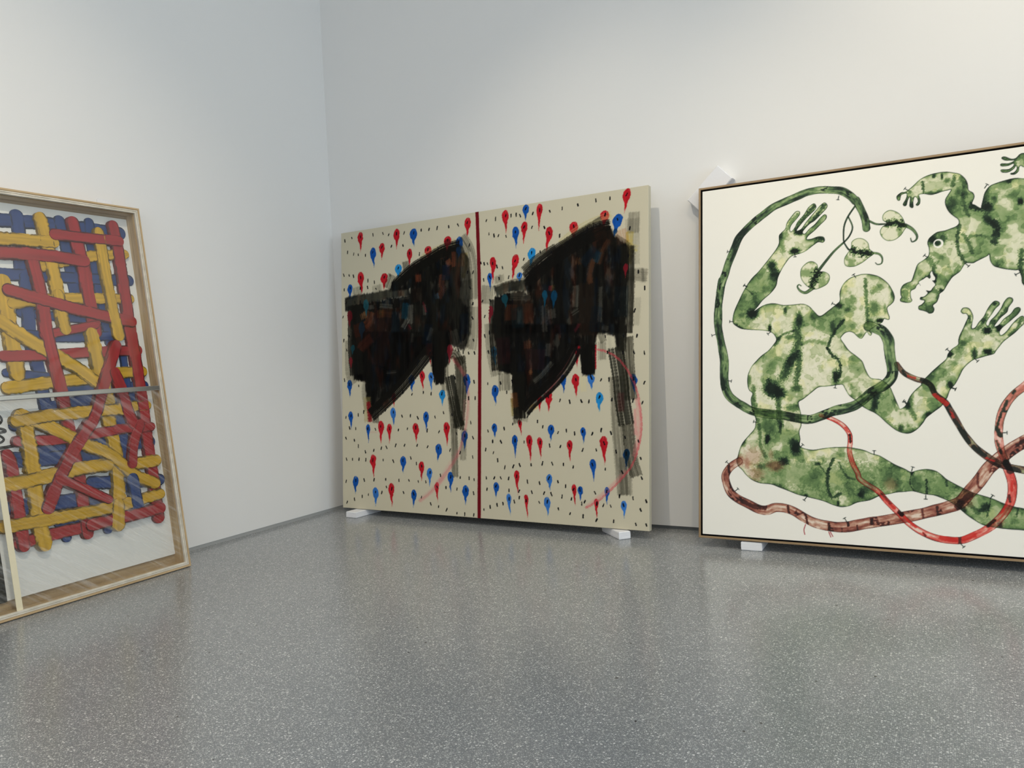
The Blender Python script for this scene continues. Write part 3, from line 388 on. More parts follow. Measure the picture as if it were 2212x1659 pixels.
WASH = [(0.75,0.5,363,[(5188,11118),(5308,10494),(5073,9888),(4859,9454)]),(0.8,0.5,433,[(5114,9754),(4816,9323),(4515,8713)]),(0.7,0.4,251,[(5325,9966),(5276,
 9089),(5145,8391)]),(0.6,0.5,116,[(4273,10721),(4531,10931),(5083,11124)]),(0.65,0.5,195,[(4099,10461),(4316,10763)]),(0.8,0.3,142,[(7500,11553),(7257,
 11223),(7013,10847),(6807,10425),(6723,10126)]),(0.8,0.25,141,[(6723,10126),(6921,9773),(7199,9547),(7333,9114),(7268,8645)]),(0.4,0.5,176,[(5495,10398),
 (5952,10530),(6604,10391)]),(0.75,0.3,241,[(3777,8539),(3667,7991),(3984,7658)]),(0.7,0.4,263,[(4199,8092),(4294,6675),(4369,6133)]),(0.65,0.3,157,[(4370,
 6187),(4341,5808)]),(0.6,0.4,217,[(2968,8169),(2965,7504),(3124,6841)]),(0.5,0.4,161,[(3176,6456),(3281,5852),(3330,5032),(3594,4493)]),(0.75,0.2,150,[(6940,
 4445),(6712,3890),(6632,3260),(6748,2640),(6943,2520),(7237,2715)]),(0.55,0.3,83,[(6220,4242),(6562,3728),(6713,3942)]),(0.5,0.4,101,[(7207,4270),(7538,
 3607),(7921,3467)]),(0.32,0.35,1343,[(3642,3626),(5458,3583),(7968,3417)]),(0.32,0.35,1252,[(8058,3645),(9573,3537),(10406,3462),(11223,3494),(11787,3358)]),
 (0.26,0.4,1144,[(11785,3252),(12651,2559),(15070,1932)]),(0.25,0.6,639,[(3660,6675),(3647,4494),(4171,3967)]),(0.6,0.4,155,[(8554,13537),(8564,12809),(8612,
 12039),(8622,11358)]),(0.45,0.5,340,[(9146,13061),(8952,12949)]),(0.5,0.5,177,[(5309,17293),(5035,16991),(4804,16585)]),(0.8,0.35,205,[(6139,17616),(5802,
 17230),(5485,16887),(5212,16489)]),(0.75,0.35,194,[(6645,17596),(6244,17079),(5886,16695),(5435,16271)]),(0.4,0.4,183,[(6595,16987),(6150,16521),(5792,
 16087)]),(0.75,0.3,178,[(6627,15827),(6321,15885)]),(0.4,0.5,242,[(4711,16355),(4478,15899),(4567,15407)]),(0.35,0.5,233,[(13093,10334),(12741,10070),(12385,
 9683)]),(0.35,0.5,253,[(12702,9831),(12374,9081),(12014,8648)]),(0.55,0.4,143,[(13763,11373),(13550,10908),(13410,10756)]),(0.55,0.4,147,[(14608,11634),
 (14264,11183),(14021,10802)]),(0.45,0.4,162,[(15034,11527),(14696,11157),(14391,10860)]),(0.6,0.4,132,[(15155,11090),(14949,10672),(14679,10413)]),(0.65,
 0.3,103,[(13080,11416),(13091,11094)]),(0.6,0.3,255,[(8882,7882),(8977,7380),(8817,6881)]),(0.5,0.4,196,[(10471,7420),(10512,6984),(10700,6549)]),(0.5,
 0.4,208,[(11086,6603),(11329,6765)]),(0.4,0.4,215,[(9316,6437),(10005,5892),(10690,5953)]),(0.4,0.4,151,[(9730,7373),(9872,6932)]),(0.4,0.4,195,[(11297,
 8383),(11479,8541)]),(0.7,0.25,157,[(12742,15844),(12655,15243),(12698,14541),(12948,13995)]),(0.55,0.35,165,[(12900,15346),(13115,14931),(13253,14440)]),
 (0.7,0.3,117,[(11214,18177),(11243,17634)]),(0.5,0.4,151,[(11379,17592),(11689,17549),(11998,17616)]),(0.55,0.3,142,[(12581,18238),(12497,17809)]),(0.5,
 0.4,222,[(12844,18154),(13023,17732),(12975,17213)]),(0.5,0.4,148,[(12902,17311),(13000,16598),(13141,16231)]),(0.45,0.4,297,[(13866,17435),(13817,16836)]),
 (0.85,0.35,293,[(13300,16711),(13628,16559),(13923,16649)]),(0.85,0.4,285,[(14194,15797),(14276,15402),(14174,14857)]),(0.6,0.5,223,[(13839,16142),(14119,
 15677)]),(0.4,0.4,130,[(13195,15225),(13673,15214),(14032,15001)]),(0.7,0.4,213,[(15262,14317),(15173,13485),(15293,12637)]),(0.5,0.4,218,[(14049,14101),
 (14220,13701)]),(0.55,0.3,157,[(10518,17918),(10634,17720)]),(0.6,0.3,127,[(10113,17612),(10276,17771),(10475,17743)]),(0.6,0.3,107,[(10492,17559),(10426,
 17162)]),(0.55,0.3,120,[(10717,17438),(10702,17035)]),(0.55,0.3,119,[(11025,17440),(11019,17127)]),(0.5,0.4,245,[(10316,13092),(10793,12928)]),(0.45,0.4,
 259,[(10348,12756),(10377,12294)]),(0.65,0.3,162,[(10942,13041),(11386,13458)]),(0.5,0.4,227,[(11555,12826),(11767,12604)]),(0.55,0.3,153,[(11947,12672),
 (11762,12358)]),(0.4,0.4,327,[(11104,11871),(11465,11805)]),(0.45,0.4,162,[(12683,13803),(12450,13390)]),(0.4,0.4,208,[(11597,14567),(11975,14309)]),(0.5,
 0.4,232,[(11400,14366),(11549,14042)]),(0.6,0.3,156,[(11663,13943),(11575,13336)]),(0.45,0.4,173,[(15192,18824),(14940,18694),(14586,18859)]),(0.5,0.4,
 130,[(15079,18542),(14543,18521)]),(0.5,0.4,131,[(15075,18372),(14607,18209)]),(0.5,0.4,124,[(15196,18267),(14996,18021)]),(0.7,0.2,95,[(11129,3544),(11118,
 2904)]),(0.7,0.2,48,[(10485,3842),(10403,3300),(10663,2935)]),(0.6,0.2,53,[(13760,2824),(13585,1889)]),(0.55,0.4,202,[(12922,2470),(13232,2125)]),(0.6,
 0.3,112,[(11979,3630),(11973,3313)]),(0.7,0.3,148,[(12425,2704),(12689,2197)]),(0.6,0.3,77,[(14824,2422),(14772,2065)]),(0.5,0.3,87,[(2489,13645),(2934,
 13243)]),(0.5,0.5,262,[(2978,13239),(3153,12634)]),(0.6,0.3,133,[(1986,11657),(2346,11362)])]
BLOBS = [(2929,12149,353,319,0.95),(3955,8105,513,399,0.9),(4296,7834,382,309,0.95),(7109,8649,191,385,0.95),(3845,11303,95,202,0.95),(5340,11728,188,397,0.8),
 (5295,11466,334,265,0.6),(6129,11812,245,263,0.5),(4646,12217,94,223,0.7),(7290,12301,219,173,0.85),(7705,12057,158,129,0.5),(3640,13415,218,226,0.4),(2349,
 12094,179,183,0.35),(4081,14329,302,272,0.8),(4006,9349,257,267,0.3),(5184,8084,291,219,0.7),(2780,8576,88,270,0.4),(6976,11195,161,346,0.6),(4827,10783,
 211,133,0.5),(3679,5420,149,300,1.0),(5112,4958,282,401,0.95),(4539,4274,259,241,0.9),(7135,2245,78,207,0.8),(2410,5236,164,276,0.6),(4961,5277,257,215,
 0.7),(3973,5913,211,326,0.3),(8150,2708,142,128,0.9),(6169,4188,200,105,0.7),(3324,3941,214,163,0.5),(4974,7052,412,216,0.5),(5601,2532,101,106,0.7),(9199,
 11408,208,126,1.0),(8940,12059,268,381,0.5),(8737,11309,192,254,0.55),(9435,11983,76,252,0.4),(8264,10698,156,128,0.5),(9786,12715,94,252,0.6),(5135,15348,
 292,182,1.0),(3963,14695,268,290,0.85),(4098,14054,321,240,0.6),(5346,16353,269,191,0.9),(4435,16242,137,242,0.7),(6012,15920,265,190,0.3),(13782,10657,
 219,198,1.0),(14255,10750,150,217,1.0),(13795,9666,235,150,1.0),(13249,9569,136,318,0.8),(12226,9609,140,201,0.95),(12215,8121,157,200,0.9),(14113,11906,
 94,111,0.8),(12812,10107,172,160,0.4),(13657,11141,135,159,0.6),(14026,11039,135,158,0.7),(13956,16515,253,258,0.8),(15247,16642,133,190,1.0),(14810,17685,
 178,120,0.8),(12442,16891,263,351,0.5),(11704,18394,97,112,0.75),(12050,18319,68,168,0.8),(12275,18107,152,132,0.5),(12717,17425,149,219,0.4),(13907,15918,
 217,214,0.6),(11609,15228,230,242,0.9),(12031,15269,190,263,0.7),(11798,15031,160,176,0.8),(14218,16868,143,215,0.6),(14973,17020,211,255,0.2),(14367,13857,
 214,212,0.5),(11674,13433,108,164,0.8),(11912,12715,107,122,0.8),(11373,12717,108,103,0.8),(11041,12412,91,83,0.7),(11670,13187,72,83,0.9),(8873,7214,152,
 334,0.7),(8931,7714,303,222,0.7),(10368,7148,147,218,0.8),(11280,6711,191,135,0.8),(10056,6056,148,218,0.7),(10510,3896,97,151,0.95),(8509,2944,305,220,
 0.5),(8252,2767,153,276,0.7),(13551,2401,223,206,0.8),(14109,1616,110,153,0.8),(13413,2239,224,103,0.7)]
BROWN = [(2897,4475,590,602,0.55),(4067,4018,470,297,0.7),(3860,4608,147,271,0.4),(3054,3550,481,381,0.55),(2242,4238,274,331,0.9),(2624,4084,163,330,0.8),(9569,
 3265,296,327,0.4),(12698,2614,364,313,0.6),(14069,1766,219,255,0.5)]
EYE = (11836,15027,221,220)
TUBEMARKS = [(0.9,123,[(1634,3944),(1661,3611)]),(0.8,144,[(1716,3558),(1742,2784)]),(0.9,169,[(1879,2680),(2126,2526)]),(0.7,223,[(2398,2101),(2884,1854),(3525,1782)]),
 (0.8,104,[(4703,1955),(4751,1532)]),(0.8,123,[(5543,1685),(5664,1115)]),(0.85,129,[(6684,1182),(6728,771)]),(0.95,107,[(7584,1344),(7605,1141)]),(0.8,58,
 [(8011,1168),(8033,966)]),(0.7,49,[(7305,966),(7312,762)]),(0.9,121,[(8693,1527),(8665,1307)]),(0.85,128,[(9442,1412),(9414,1221)]),(0.6,97,[(10915,2201),
 (10954,1724)]),(0.8,95,[(11556,2290),(11572,1868)]),(0.7,286,[(12418,2390),(12932,2938)]),(0.6,91,[(13269,3940),(13279,3318),(13614,3281)]),(0.6,97,[(14848,
 5322),(14932,5222)]),(0.95,116,[(7732,5684),(7752,5321)]),(0.7,108,[(9138,2809),(9555,2340)]),(0.85,212,[(9943,1957),(10039,1828)]),(0.7,82,[(10942,1033),
 (11035,881)]),(0.8,139,[(12461,1038),(12476,623)]),(0.8,116,[(14489,2963),(14527,2710)]),(0.9,140,[(13893,1806),(13622,1532)]),(0.8,278,[(14393,4492),(14558,
 4088)]),(0.95,114,[(10174,8862),(10317,8570)]),(0.9,161,[(11008,8389),(11223,8303)]),(0.95,132,[(11367,8300),(11573,7810)]),(0.9,194,[(12041,6923),(12131,
 6710)]),(0.95,195,[(12582,6022),(12936,5394)]),(0.95,172,[(13114,5187),(13557,4780)]),(0.9,148,[(12358,6444),(12583,6074)]),(0.8,253,[(14691,4195),(14862,
 4098)]),(0.9,114,[(14818,7789),(14728,7687)]),(0.85,135,[(14500,7328),(14360,6966)]),(0.95,103,[(14314,6863),(14578,6862)]),(0.9,98,[(14267,6759),(14077,
 6137)]),(0.95,186,[(14074,6033),(14200,5724)]),(0.7,110,[(14062,5464),(14226,4899)])]
REDMARKS = [(137,[(6393,6621),(6691,6515)]),(73,[(6739,6462),(7132,6306)]),(90,[(7519,6047),(7662,5839)]),(156,[(11675,7567),(12093,7241)]),(207,[(11534,7625),(12046,
 7190)]),(81,[(10392,8609),(10719,8478)]),(130,[(9137,2700),(9700,2132)]),(160,[(10135,1726),(10611,1276)]),(263,[(11740,828),(12480,831),(13030,1079)]),
 (147,[(14635,3632),(14582,3222)]),(116,[(14393,2550),(14166,2180)]),(98,[(12180,6870),(12449,6338)]),(92,[(13556,4728),(13908,4530)]),(154,[(14266,4694),
 (14702,4655)])]
DRIPS = [(45,[(5563,1056),(5485,788),(5523,555)]),(46,[(6679,768),(6774,516)]),(46,[(6753,773),(6872,549)])]

# ------------------------------------------------------------------ a small painter: paints a colour field over a canvas and cuts it into motif sheets
_T = np.random.RandomState(7).rand(512, 512)
def vn(x, y, seed=0):
    x = np.asarray(x, dtype=float) + seed * 17.31; y = np.asarray(y, dtype=float) + seed * 9.77
    xi = np.floor(x).astype(int); yi = np.floor(y).astype(int); fx = x - xi; fy = y - yi
    fx = fx * fx * (3 - 2 * fx); fy = fy * fy * (3 - 2 * fy)
    a = _T[yi % 512, xi % 512]; b_ = _T[yi % 512, (xi + 1) % 512]; c = _T[(yi + 1) % 512, xi % 512]; d = _T[(yi + 1) % 512, (xi + 1) % 512]
    return (a * (1 - fx) + b_ * fx) * (1 - fy) + (c * (1 - fx) + d * fx) * fy
def fbm(x, y, seed=0, o=4):
    s = 0; k = .5; t = 0
    for i in range(o): s = s + k * vn(x * 2 ** i, y * 2 ** i, seed + i * 3); t += k; k *= .55
    return s / t
def sm(e0, e1, x): t = np.clip((x - e0) / (e1 - e0), 0, 1); return t * t * (3 - 2 * t)
def hexc(c): return np.array([int(c[i:i+2], 16) / 255 for i in (0, 2, 4)]) if isinstance(c, str) else np.asarray(c, dtype=float)
def spline(P, closed=False, n=4):
    P = np.asarray(P, dtype=float) / 10.0; m = len(P); out = []
    if m < 3 and not closed: return P
    rng = range(m) if closed else range(m - 1)
    for i in rng:
        p0, p1, p2, p3 = (P[(i + k) % m] if closed else P[min(max(i + k, 0), m - 1)] for k in (-1, 0, 1, 2))
        for j in range(n):
            t = j / n; out.append(.5 * ((2 * p1) + (-p0 + p2) * t + (2 * p0 - 5 * p1 + 4 * p2 - p3) * t * t + (-p0 + 3 * p1 - 3 * p2 + p3) * t ** 3))
    if not closed: out.append(P[-1])
    return np.array(out)

class Painter:
    def __init__(s, W, H, res, paper):
        s.W, s.H = W * 1000, H * 1000; s.nx = int(round(s.W / res)) + 1; s.ny = int(round(s.H / res)) + 1
        s.x = np.linspace(0, s.W, s.nx); s.y = np.linspace(0, s.H, s.ny); s.rx = s.x[1]; s.ry = s.y[1]
        s.paper = hexc(paper); s.rgb = np.empty((s.ny, s.nx, 3)); s.rgb[:] = s.paper; s.lab = np.zeros((s.ny, s.nx), dtype=np.int32)
        s.names = [None]
    def label(s, name): s.names.append(name); return len(s.names) - 1
    def win(s, x0, x1, y0, y1):
        i0 = max(0, int(x0 / s.rx)); i1 = min(s.nx, int(x1 / s.rx) + 2); j0 = max(0, int(y0 / s.ry)); j1 = min(s.ny, int(y1 / s.ry) + 2)
        if i1 <= i0 or j1 <= j0: return None
        return slice(j0, j1), slice(i0, i1)
    def grid(s, w): return np.meshgrid(s.x[w[1]], s.y[w[0]])
    def path(s, P, pad):
        """distance, arc length, signed offset and fraction along a polyline, inside its own window"""
        w = s.win(P[:, 0].min() - pad, P[:, 0].max() + pad, P[:, 1].min() - pad, P[:, 1].max() + pad)
        if w is None: return None
        j0, i0 = w[0].start, w[1].start; sh = (w[0].stop - j0, w[1].stop - i0)
        D = np.full(sh, 1e6); T = np.zeros(sh); Q = np.zeros(sh)
        seg = np.hypot(*np.diff(P, axis=0).T); acc = np.concatenate([[0], np.cumsum(seg)])
        for k in range(len(P) - 1):
            a, b_ = P[k], P[k + 1]
            if seg[k] < 1e-6: continue
            v = s.win(min(a[0], b_[0]) - pad, max(a[0], b_[0]) + pad, min(a[1], b_[1]) - pad, max(a[1], b_[1]) + pad)
            if v is None: continue
            X, Y = s.grid(v); d = (b_ - a) / seg[k]; px = X - a[0]; py = Y - a[1]
            t = np.clip(px * d[0] + py * d[1], 0, seg[k]); dist = np.hypot(px - t * d[0], py - t * d[1])
            sl = (slice(v[0].start - j0, v[0].stop - j0), slice(v[1].start - i0, v[1].stop - i0))
            up = dist < D[sl]
            D[sl] = np.where(up, dist, D[sl]); T[sl] = np.where(up, acc[k] + t, T[sl]); Q[sl] = np.where(up, px * -d[1] + py * d[0], Q[sl])
        return w, D, T, Q, acc[-1]
    def sdf(s, P, pad=30):
        """signed distance to a closed outline (positive inside), clamped to pad"""
        C = np.vstack([P, P[:1]]); r = s.path(C, pad); w, D = r[0], r[1]
        X, Y = s.grid(w); ins = np.zeros(D.shape, dtype=bool)
        ys = s.y[w[0]]; xs = s.x[w[1]]
        a = C[:-1]; b_ = C[1:]
        for j, yy in enumerate(ys):
            c = (a[:, 1] > yy) != (b_[:, 1] > yy)
            if not c.any(): continue
            xi = np.sort(a[c, 0] + (yy - a[c, 1]) / (b_[c, 1] - a[c, 1]) * (b_[c, 0] - a[c, 0]))
            ins[j] = np.searchsorted(xi, xs) % 2 == 1
        D = np.minimum(D, pad); return w, np.where(ins, D, -D)
    def put(s, w, a, col, L=None, th=.5):
        a = np.clip(a, 0, 1); c = np.asarray(col); s.rgb[w] = s.rgb[w] * (1 - a[..., None]) + (c if c.ndim > 1 else c[None, None]) * a[..., None]
        if L is not None:
            l = s.lab[w]; l[(a > th) | ((a > .03) & (l == 0))] = L
    def stroke(s, P, wd, col, alpha, streak=0, L=None, soft=3.0, seed=0, rag=2.0, w2=None, th=.5, flat=False):
        r = s.path(P, max(wd, w2 or 0) / 2 + soft + rag * 2 + (16 if flat else 0))
        if r is None: return
        w, D, T, Q, ln = r; X, Y = s.grid(w); hw = wd / 2 if w2 is None else (wd + (w2 - wd) * T / max(ln, 1)) / 2
        if flat:
            over = np.sqrt(np.clip(D * D - Q * Q, 0, None)); a = sm(-soft / 2, soft / 2, hw - np.abs(Q) + (fbm(X / 6, Y / 6, seed, 3) - .5) * 2 * rag)
            a = a * sm(9, 0, over - 7 + 14 * vn(Q / 3.0, Q * 0, seed + 9)) * (D < hw + 16)
        else: a = sm(-soft / 2, soft / 2, hw - D + (fbm(X / 6, Y / 6, seed, 3) - .5) * 2 * rag)
        if streak > 0:
            n = .5 * vn(Q / 5.0, T / 110, seed) + .5 * vn(Q / 11, T / 160, seed + 5) + .22 * (fbm(X / 9, Y / 9, seed + 2, 2) - .5)
            a = a * (.55 + .45 * sm(streak - .42, streak + .25, n))
        s.put(w, a * alpha, hexc(col), L, th)
    def cut(s, parent, M, n_off, gain, warp=None, kinds=None):
        rgb = lin(np.clip(s.rgb, 0, 1)) * gain
        l = s.lab; cl = np.maximum.reduce([l[:-1, :-1], l[1:, :-1], l[:-1, 1:], l[1:, 1:]]); c00 = l[:-1, :-1]; cl = np.where(c00 > 0, c00, cl)
        idx = np.arange(s.nx * s.ny).reshape(s.ny, s.nx)
        quads = np.stack([idx[:-1, :-1], idx[:-1, 1:], idx[1:, 1:], idx[1:, :-1]], axis=-1)
        for k in range(1, len(s.names)):
            if s.names[k] != 'paint_drop': continue
            left = set(map(tuple, np.argwhere(cl == k))); comps = []
            while left:
                st_ = [left.pop()]; comp = []
                while st_:
                    c = st_.pop(); comp.append(c)
                    for n_ in ((c[0] + 1, c[1]), (c[0] - 1, c[1]), (c[0], c[1] + 1), (c[0], c[1] - 1)):
                        if n_ in left: left.remove(n_); st_.append(n_)
                comps.append(comp)
            for comp in sorted(comps, key=len)[:-1]:
                for c in comp: cl[c] = 2 if s.x[c[1]] < s.W / 2 else 3
        X, Y = np.meshgrid(s.x / 1000, s.y / 1000)
        if warp is not None: X, Y = warp(X, Y)
        V = np.stack([X, Y, np.full_like(X, n_off)], axis=-1).reshape(-1, 3); R = rgb.reshape(-1, 3); made = []
        for k in range(1, len(s.names)):
            f = quads[cl == k]
            if len(f) == 0: continue
            u, inv = np.unique(f, return_inverse=True)
            o = obj(s.names[k], V[u], inv.reshape(-1, 4), M, parent, colors=R[u])
            if kinds and s.names[k] in kinds: o['kind'] = 'stuff'
            made.append(o)
        return made

def attrmat(name, rough, spec): return mat(name, rough=rough, attr='paint', spec=spec)

# ------------------------------------------------------------------ shared materials
def wood(name, ca, cb, rough=.5, vec=(3, 60, 60)):
    m = mat(name, None, rough, spec=.3); n = N(m, 'ShaderNodeTexNoise'); n.inputs['Scale'].default_value = 1.0; n.inputs['Detail'].default_value = 6
    t = N(m, 'ShaderNodeTexCoord'); mp = N(m, 'ShaderNodeMapping'); mp.inputs['Scale'].default_value = vec
    Lk(m, t.outputs['Object'], mp.inputs['Vector']); Lk(m, mp.outputs['Vector'], n.inputs['Vector'])
    r = N(m, 'ShaderNodeValToRGB'); Lk(m, n.outputs['Fac'], r.inputs['Fac']); r.color_ramp.elements[0].position = .35; r.color_ramp.elements[1].position = .68
    r.color_ramp.elements[0].color = (*lin(ca), 1); r.color_ramp.elements[1].color = (*lin(cb), 1)
    Lk(m, r.outputs['Color'], m.node_tree.nodes['Principled BSDF'].inputs['Base Color']); return m
m_oakh = wood('oak_along', (.70, .59, .44), (.82, .72, .57), vec=(3, 70, 70)); m_oakv = wood('oak_upright', (.70, .59, .44), (.82, .72, .57), vec=(70, 3, 70))
m_lip = wood('pale_oak_lip', (.80, .77, .71), (.88, .85, .79), vec=(20, 20, 20))
m_oakd = wood('oak_backboard', (.60, .51, .39), (.70, .61, .48), vec=(3, 50, 50))
m_black = mat('black_stain', (.035, .03, .03), .6); m_foam = mat('white_foam', (.93, .93, .94), .8); bump(m_foam, 90, .35, .002)

# ================================================================== artwork on the left: framed behind glazing
W1, H1, SH = 1.85, 2.00687, -0.01910
r1 = thing('framed_artwork', 'glazed oak box frame with woven red, yellow and blue bars, leaning on the left wall', 'artwork',
           basis((0.30395, -3.51251, 0.00400), (0.00395, 0.99999, 0.00000), (-0.10230, 0.00040, 0.99475), (0.99475, -0.00393, 0.10230)))
def shear(vs): a = np.asarray(vs, dtype=float).reshape(-1, 3).copy(); a[:, 0] += SH * a[:, 1]; return a
def abox(name, u0, u1, v0, v1, n0, n1, m, parent=None, bv=0):
    o = obj(name, shear(boxv(u0, u1, v0, v1, n0, n1)), BOXF, m, parent or r1)
    if bv: bevel(o, bv)
    return o
def rail(name, prof, side, W, H, m, parent, fix=lambda v: v):
    """mitred rail: prof is a closed list of (inset, n)"""
    k = len(prof); vs = []
    for e in (0, 1):
        for a, n in prof:
            if side == 'b': p = (a if e == 0 else W - a, a, n)
            elif side == 't': p = (W - a if e == 0 else a, H - a, n)
            elif side == 'l': p = (a, H - a if e == 0 else a, n)
            else: p = (W - a, a if e == 0 else H - a, n)
            vs.append(p)
    fs = [(i, (i + 1) % k, k + (i + 1) % k, k + i) for i in range(k)] + [tuple(range(k))[::-1], tuple(range(k, 2 * k))]
    return obj(name, fix(vs), fs, m, parent)
PR_OUT = [(0, -.098), (0, -.0015), (.0015, 0), (.0085, 0), (.0095, -.0010), (.0095, -.004), (.0115, -.004), (.0115, -.016), (.0285, -.016), (.0285, -.022), (.0315, -.022), (.0315, -.098)]
PR_LIP = [(.0118, -.0155), (.0118, -.002), (.013, -.0008), (.0185, -.0008), (.0190, -.0045), (.0205, -.0045), (.021, -.0012), (.028, -.0012), (.030, -.003), (.030, -.0155)]
for sd in 'btlr':
    fr = rail('frame_rail', PR_OUT, sd, W1, H1, m_oakh if sd in 'bt' else m_oakv, r1, shear)
    rail('glazing_bead', PR_LIP, sd, W1, H1, m_lip, fr, shear)
abox('backboard', .030, W1 - .030, .030, H1 - .030, -.097, -.0880, m_oakd)
m_paper1 = mat('print_paper', (.93, .925, .91), .7); bump(m_paper1, 40, .05, .001)
abox('mount_panel', .0316, W1 - .0316, .0765, 1.9587, -.0878, -.0800, m_paper1)
PAINT = {'r': (.62, .15, .17), 'b': (.16, .26, .47), 'y': (.79, .62, .17), 'k': (.10, .10, .10)}
m_bar = attrmat('thick_paint', .5, .35)
ACR = np.array([-1, -.99, -.93, -.84, -.68, -.45, -.2, 0, .2, .45, .68, .84, .93, .99, 1])
def ribbon(name, i, c, wd, P, th, parent, cap=True, jag=.10):
    P = spline(P, n=6) / 1000; wd = wd / 10000; hw = wd / 2
    d0 = P[0] - P[1]; d0 /= np.hypot(*d0); d1 = P[-1] - P[-2]; d1 /= np.hypot(*d1); P = np.vstack([P[0] + d0 * hw, P, P[-1] + d1 * hw])
    sg = np.hypot(*np.diff(P, axis=0).T); acc = np.concatenate([[0], np.cumsum(sg)]); L = acc[-1]
    nst = max(10, int(L / .004)); ts = np.linspace(0, 1, nst); e = hw * .9 / L
    ts = np.unique(np.concatenate([ts, e * (1 - np.cos(np.linspace(0, math.pi / 2, 8))), 1 - e * (1 - np.cos(np.linspace(0, math.pi / 2, 8)))])) * L
    px = np.interp(ts, acc, P[:, 0]); py = np.interp(ts, acc, P[:, 1]); tx = np.gradient(px, ts); ty = np.gradient(py, ts); ln = np.hypot(tx, ty); tx /= ln; ty /= ln
    de = np.clip(np.minimum(ts, L - ts) / hw, 0, 1); prof = np.sqrt(np.clip(1 - (1 - de) ** 2.3, .0009, 1))
    kl = prof * (1 + jag * (fbm(ts / .011, ts * 0, i + 3, 4) - .5) * 2); kr = prof * (1 + jag * (fbm(ts / .011, ts * 0 + 40, i + 8, 4) - .5) * 2)
    S_, T_ = np.meshgrid(ACR, ts); K = np.where(S_ < 0, kl[:, None], kr[:, None]); off = S_ * K * hw
    X = px[:, None] - ty[:, None] * off; Y = py[:, None] + tx[:, None] * off
    lipn = fbm(T_ / .02, S_ * 2, i + 20, 3); h = 1 - .10 * np.abs(S_) ** 2 + np.where((np.abs(S_) > .8) & (np.abs(S_) < .96), .55 * lipn, 0) * (1.6 if c == 'y' else .9)
    grain = fbm(S_ * 7, T_ / .22, i + 40, 4) - .5
    z = th + .0013 * (h - .5) + .0004 * grain * (1.5 if c == 'y' else .8); z = z * (1 if cap else 1); z[np.abs(S_) > .985] = 0.0; z[np.abs(np.abs(S_) - .99) < .006] = th * .80
    cc = np.asarray(PAINT[c]); g = 1 + .30 * grain + .10 * (fbm(T_ / .09, S_ * .7, i + 60, 3) - .5)
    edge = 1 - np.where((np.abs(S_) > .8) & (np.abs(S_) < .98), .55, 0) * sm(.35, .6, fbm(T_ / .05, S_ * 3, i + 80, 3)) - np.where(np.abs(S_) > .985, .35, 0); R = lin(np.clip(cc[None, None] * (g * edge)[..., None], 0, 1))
    n, k = S_.shape; idx = np.arange(n * k).reshape(n, k); q = np.stack([idx[:-1, :-1], idx[1:, :-1], idx[1:, 1:], idx[:-1, 1:]], axis=-1).reshape(-1, 4)[:, ::-1]
    V = shear(np.stack([X, Y, -.0800 + z], axis=-1).reshape(-1, 3))
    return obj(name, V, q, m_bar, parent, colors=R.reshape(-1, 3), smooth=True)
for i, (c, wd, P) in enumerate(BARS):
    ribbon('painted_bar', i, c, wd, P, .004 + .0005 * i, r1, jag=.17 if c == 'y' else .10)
for i, (wd, P) in enumerate(SCRIPT): ribbon('ink_stroke', 90 + i, 'k', wd, P, .0006, r1, jag=.05)
dp = np.array(DARKPIC) / 10000; k = len(dp); dv = shear([(*p, -.0799) for p in dp] + [(*p, -.079) for p in dp])
obj('dark_print', dv, [tuple(range(k)), tuple(range(k, 2 * k))] + [(i, (i + 1) % k, k + (i + 1) % k, k + i) for i in range(k)], mat('dark_print', (.15, .155, .15), .6), r1)

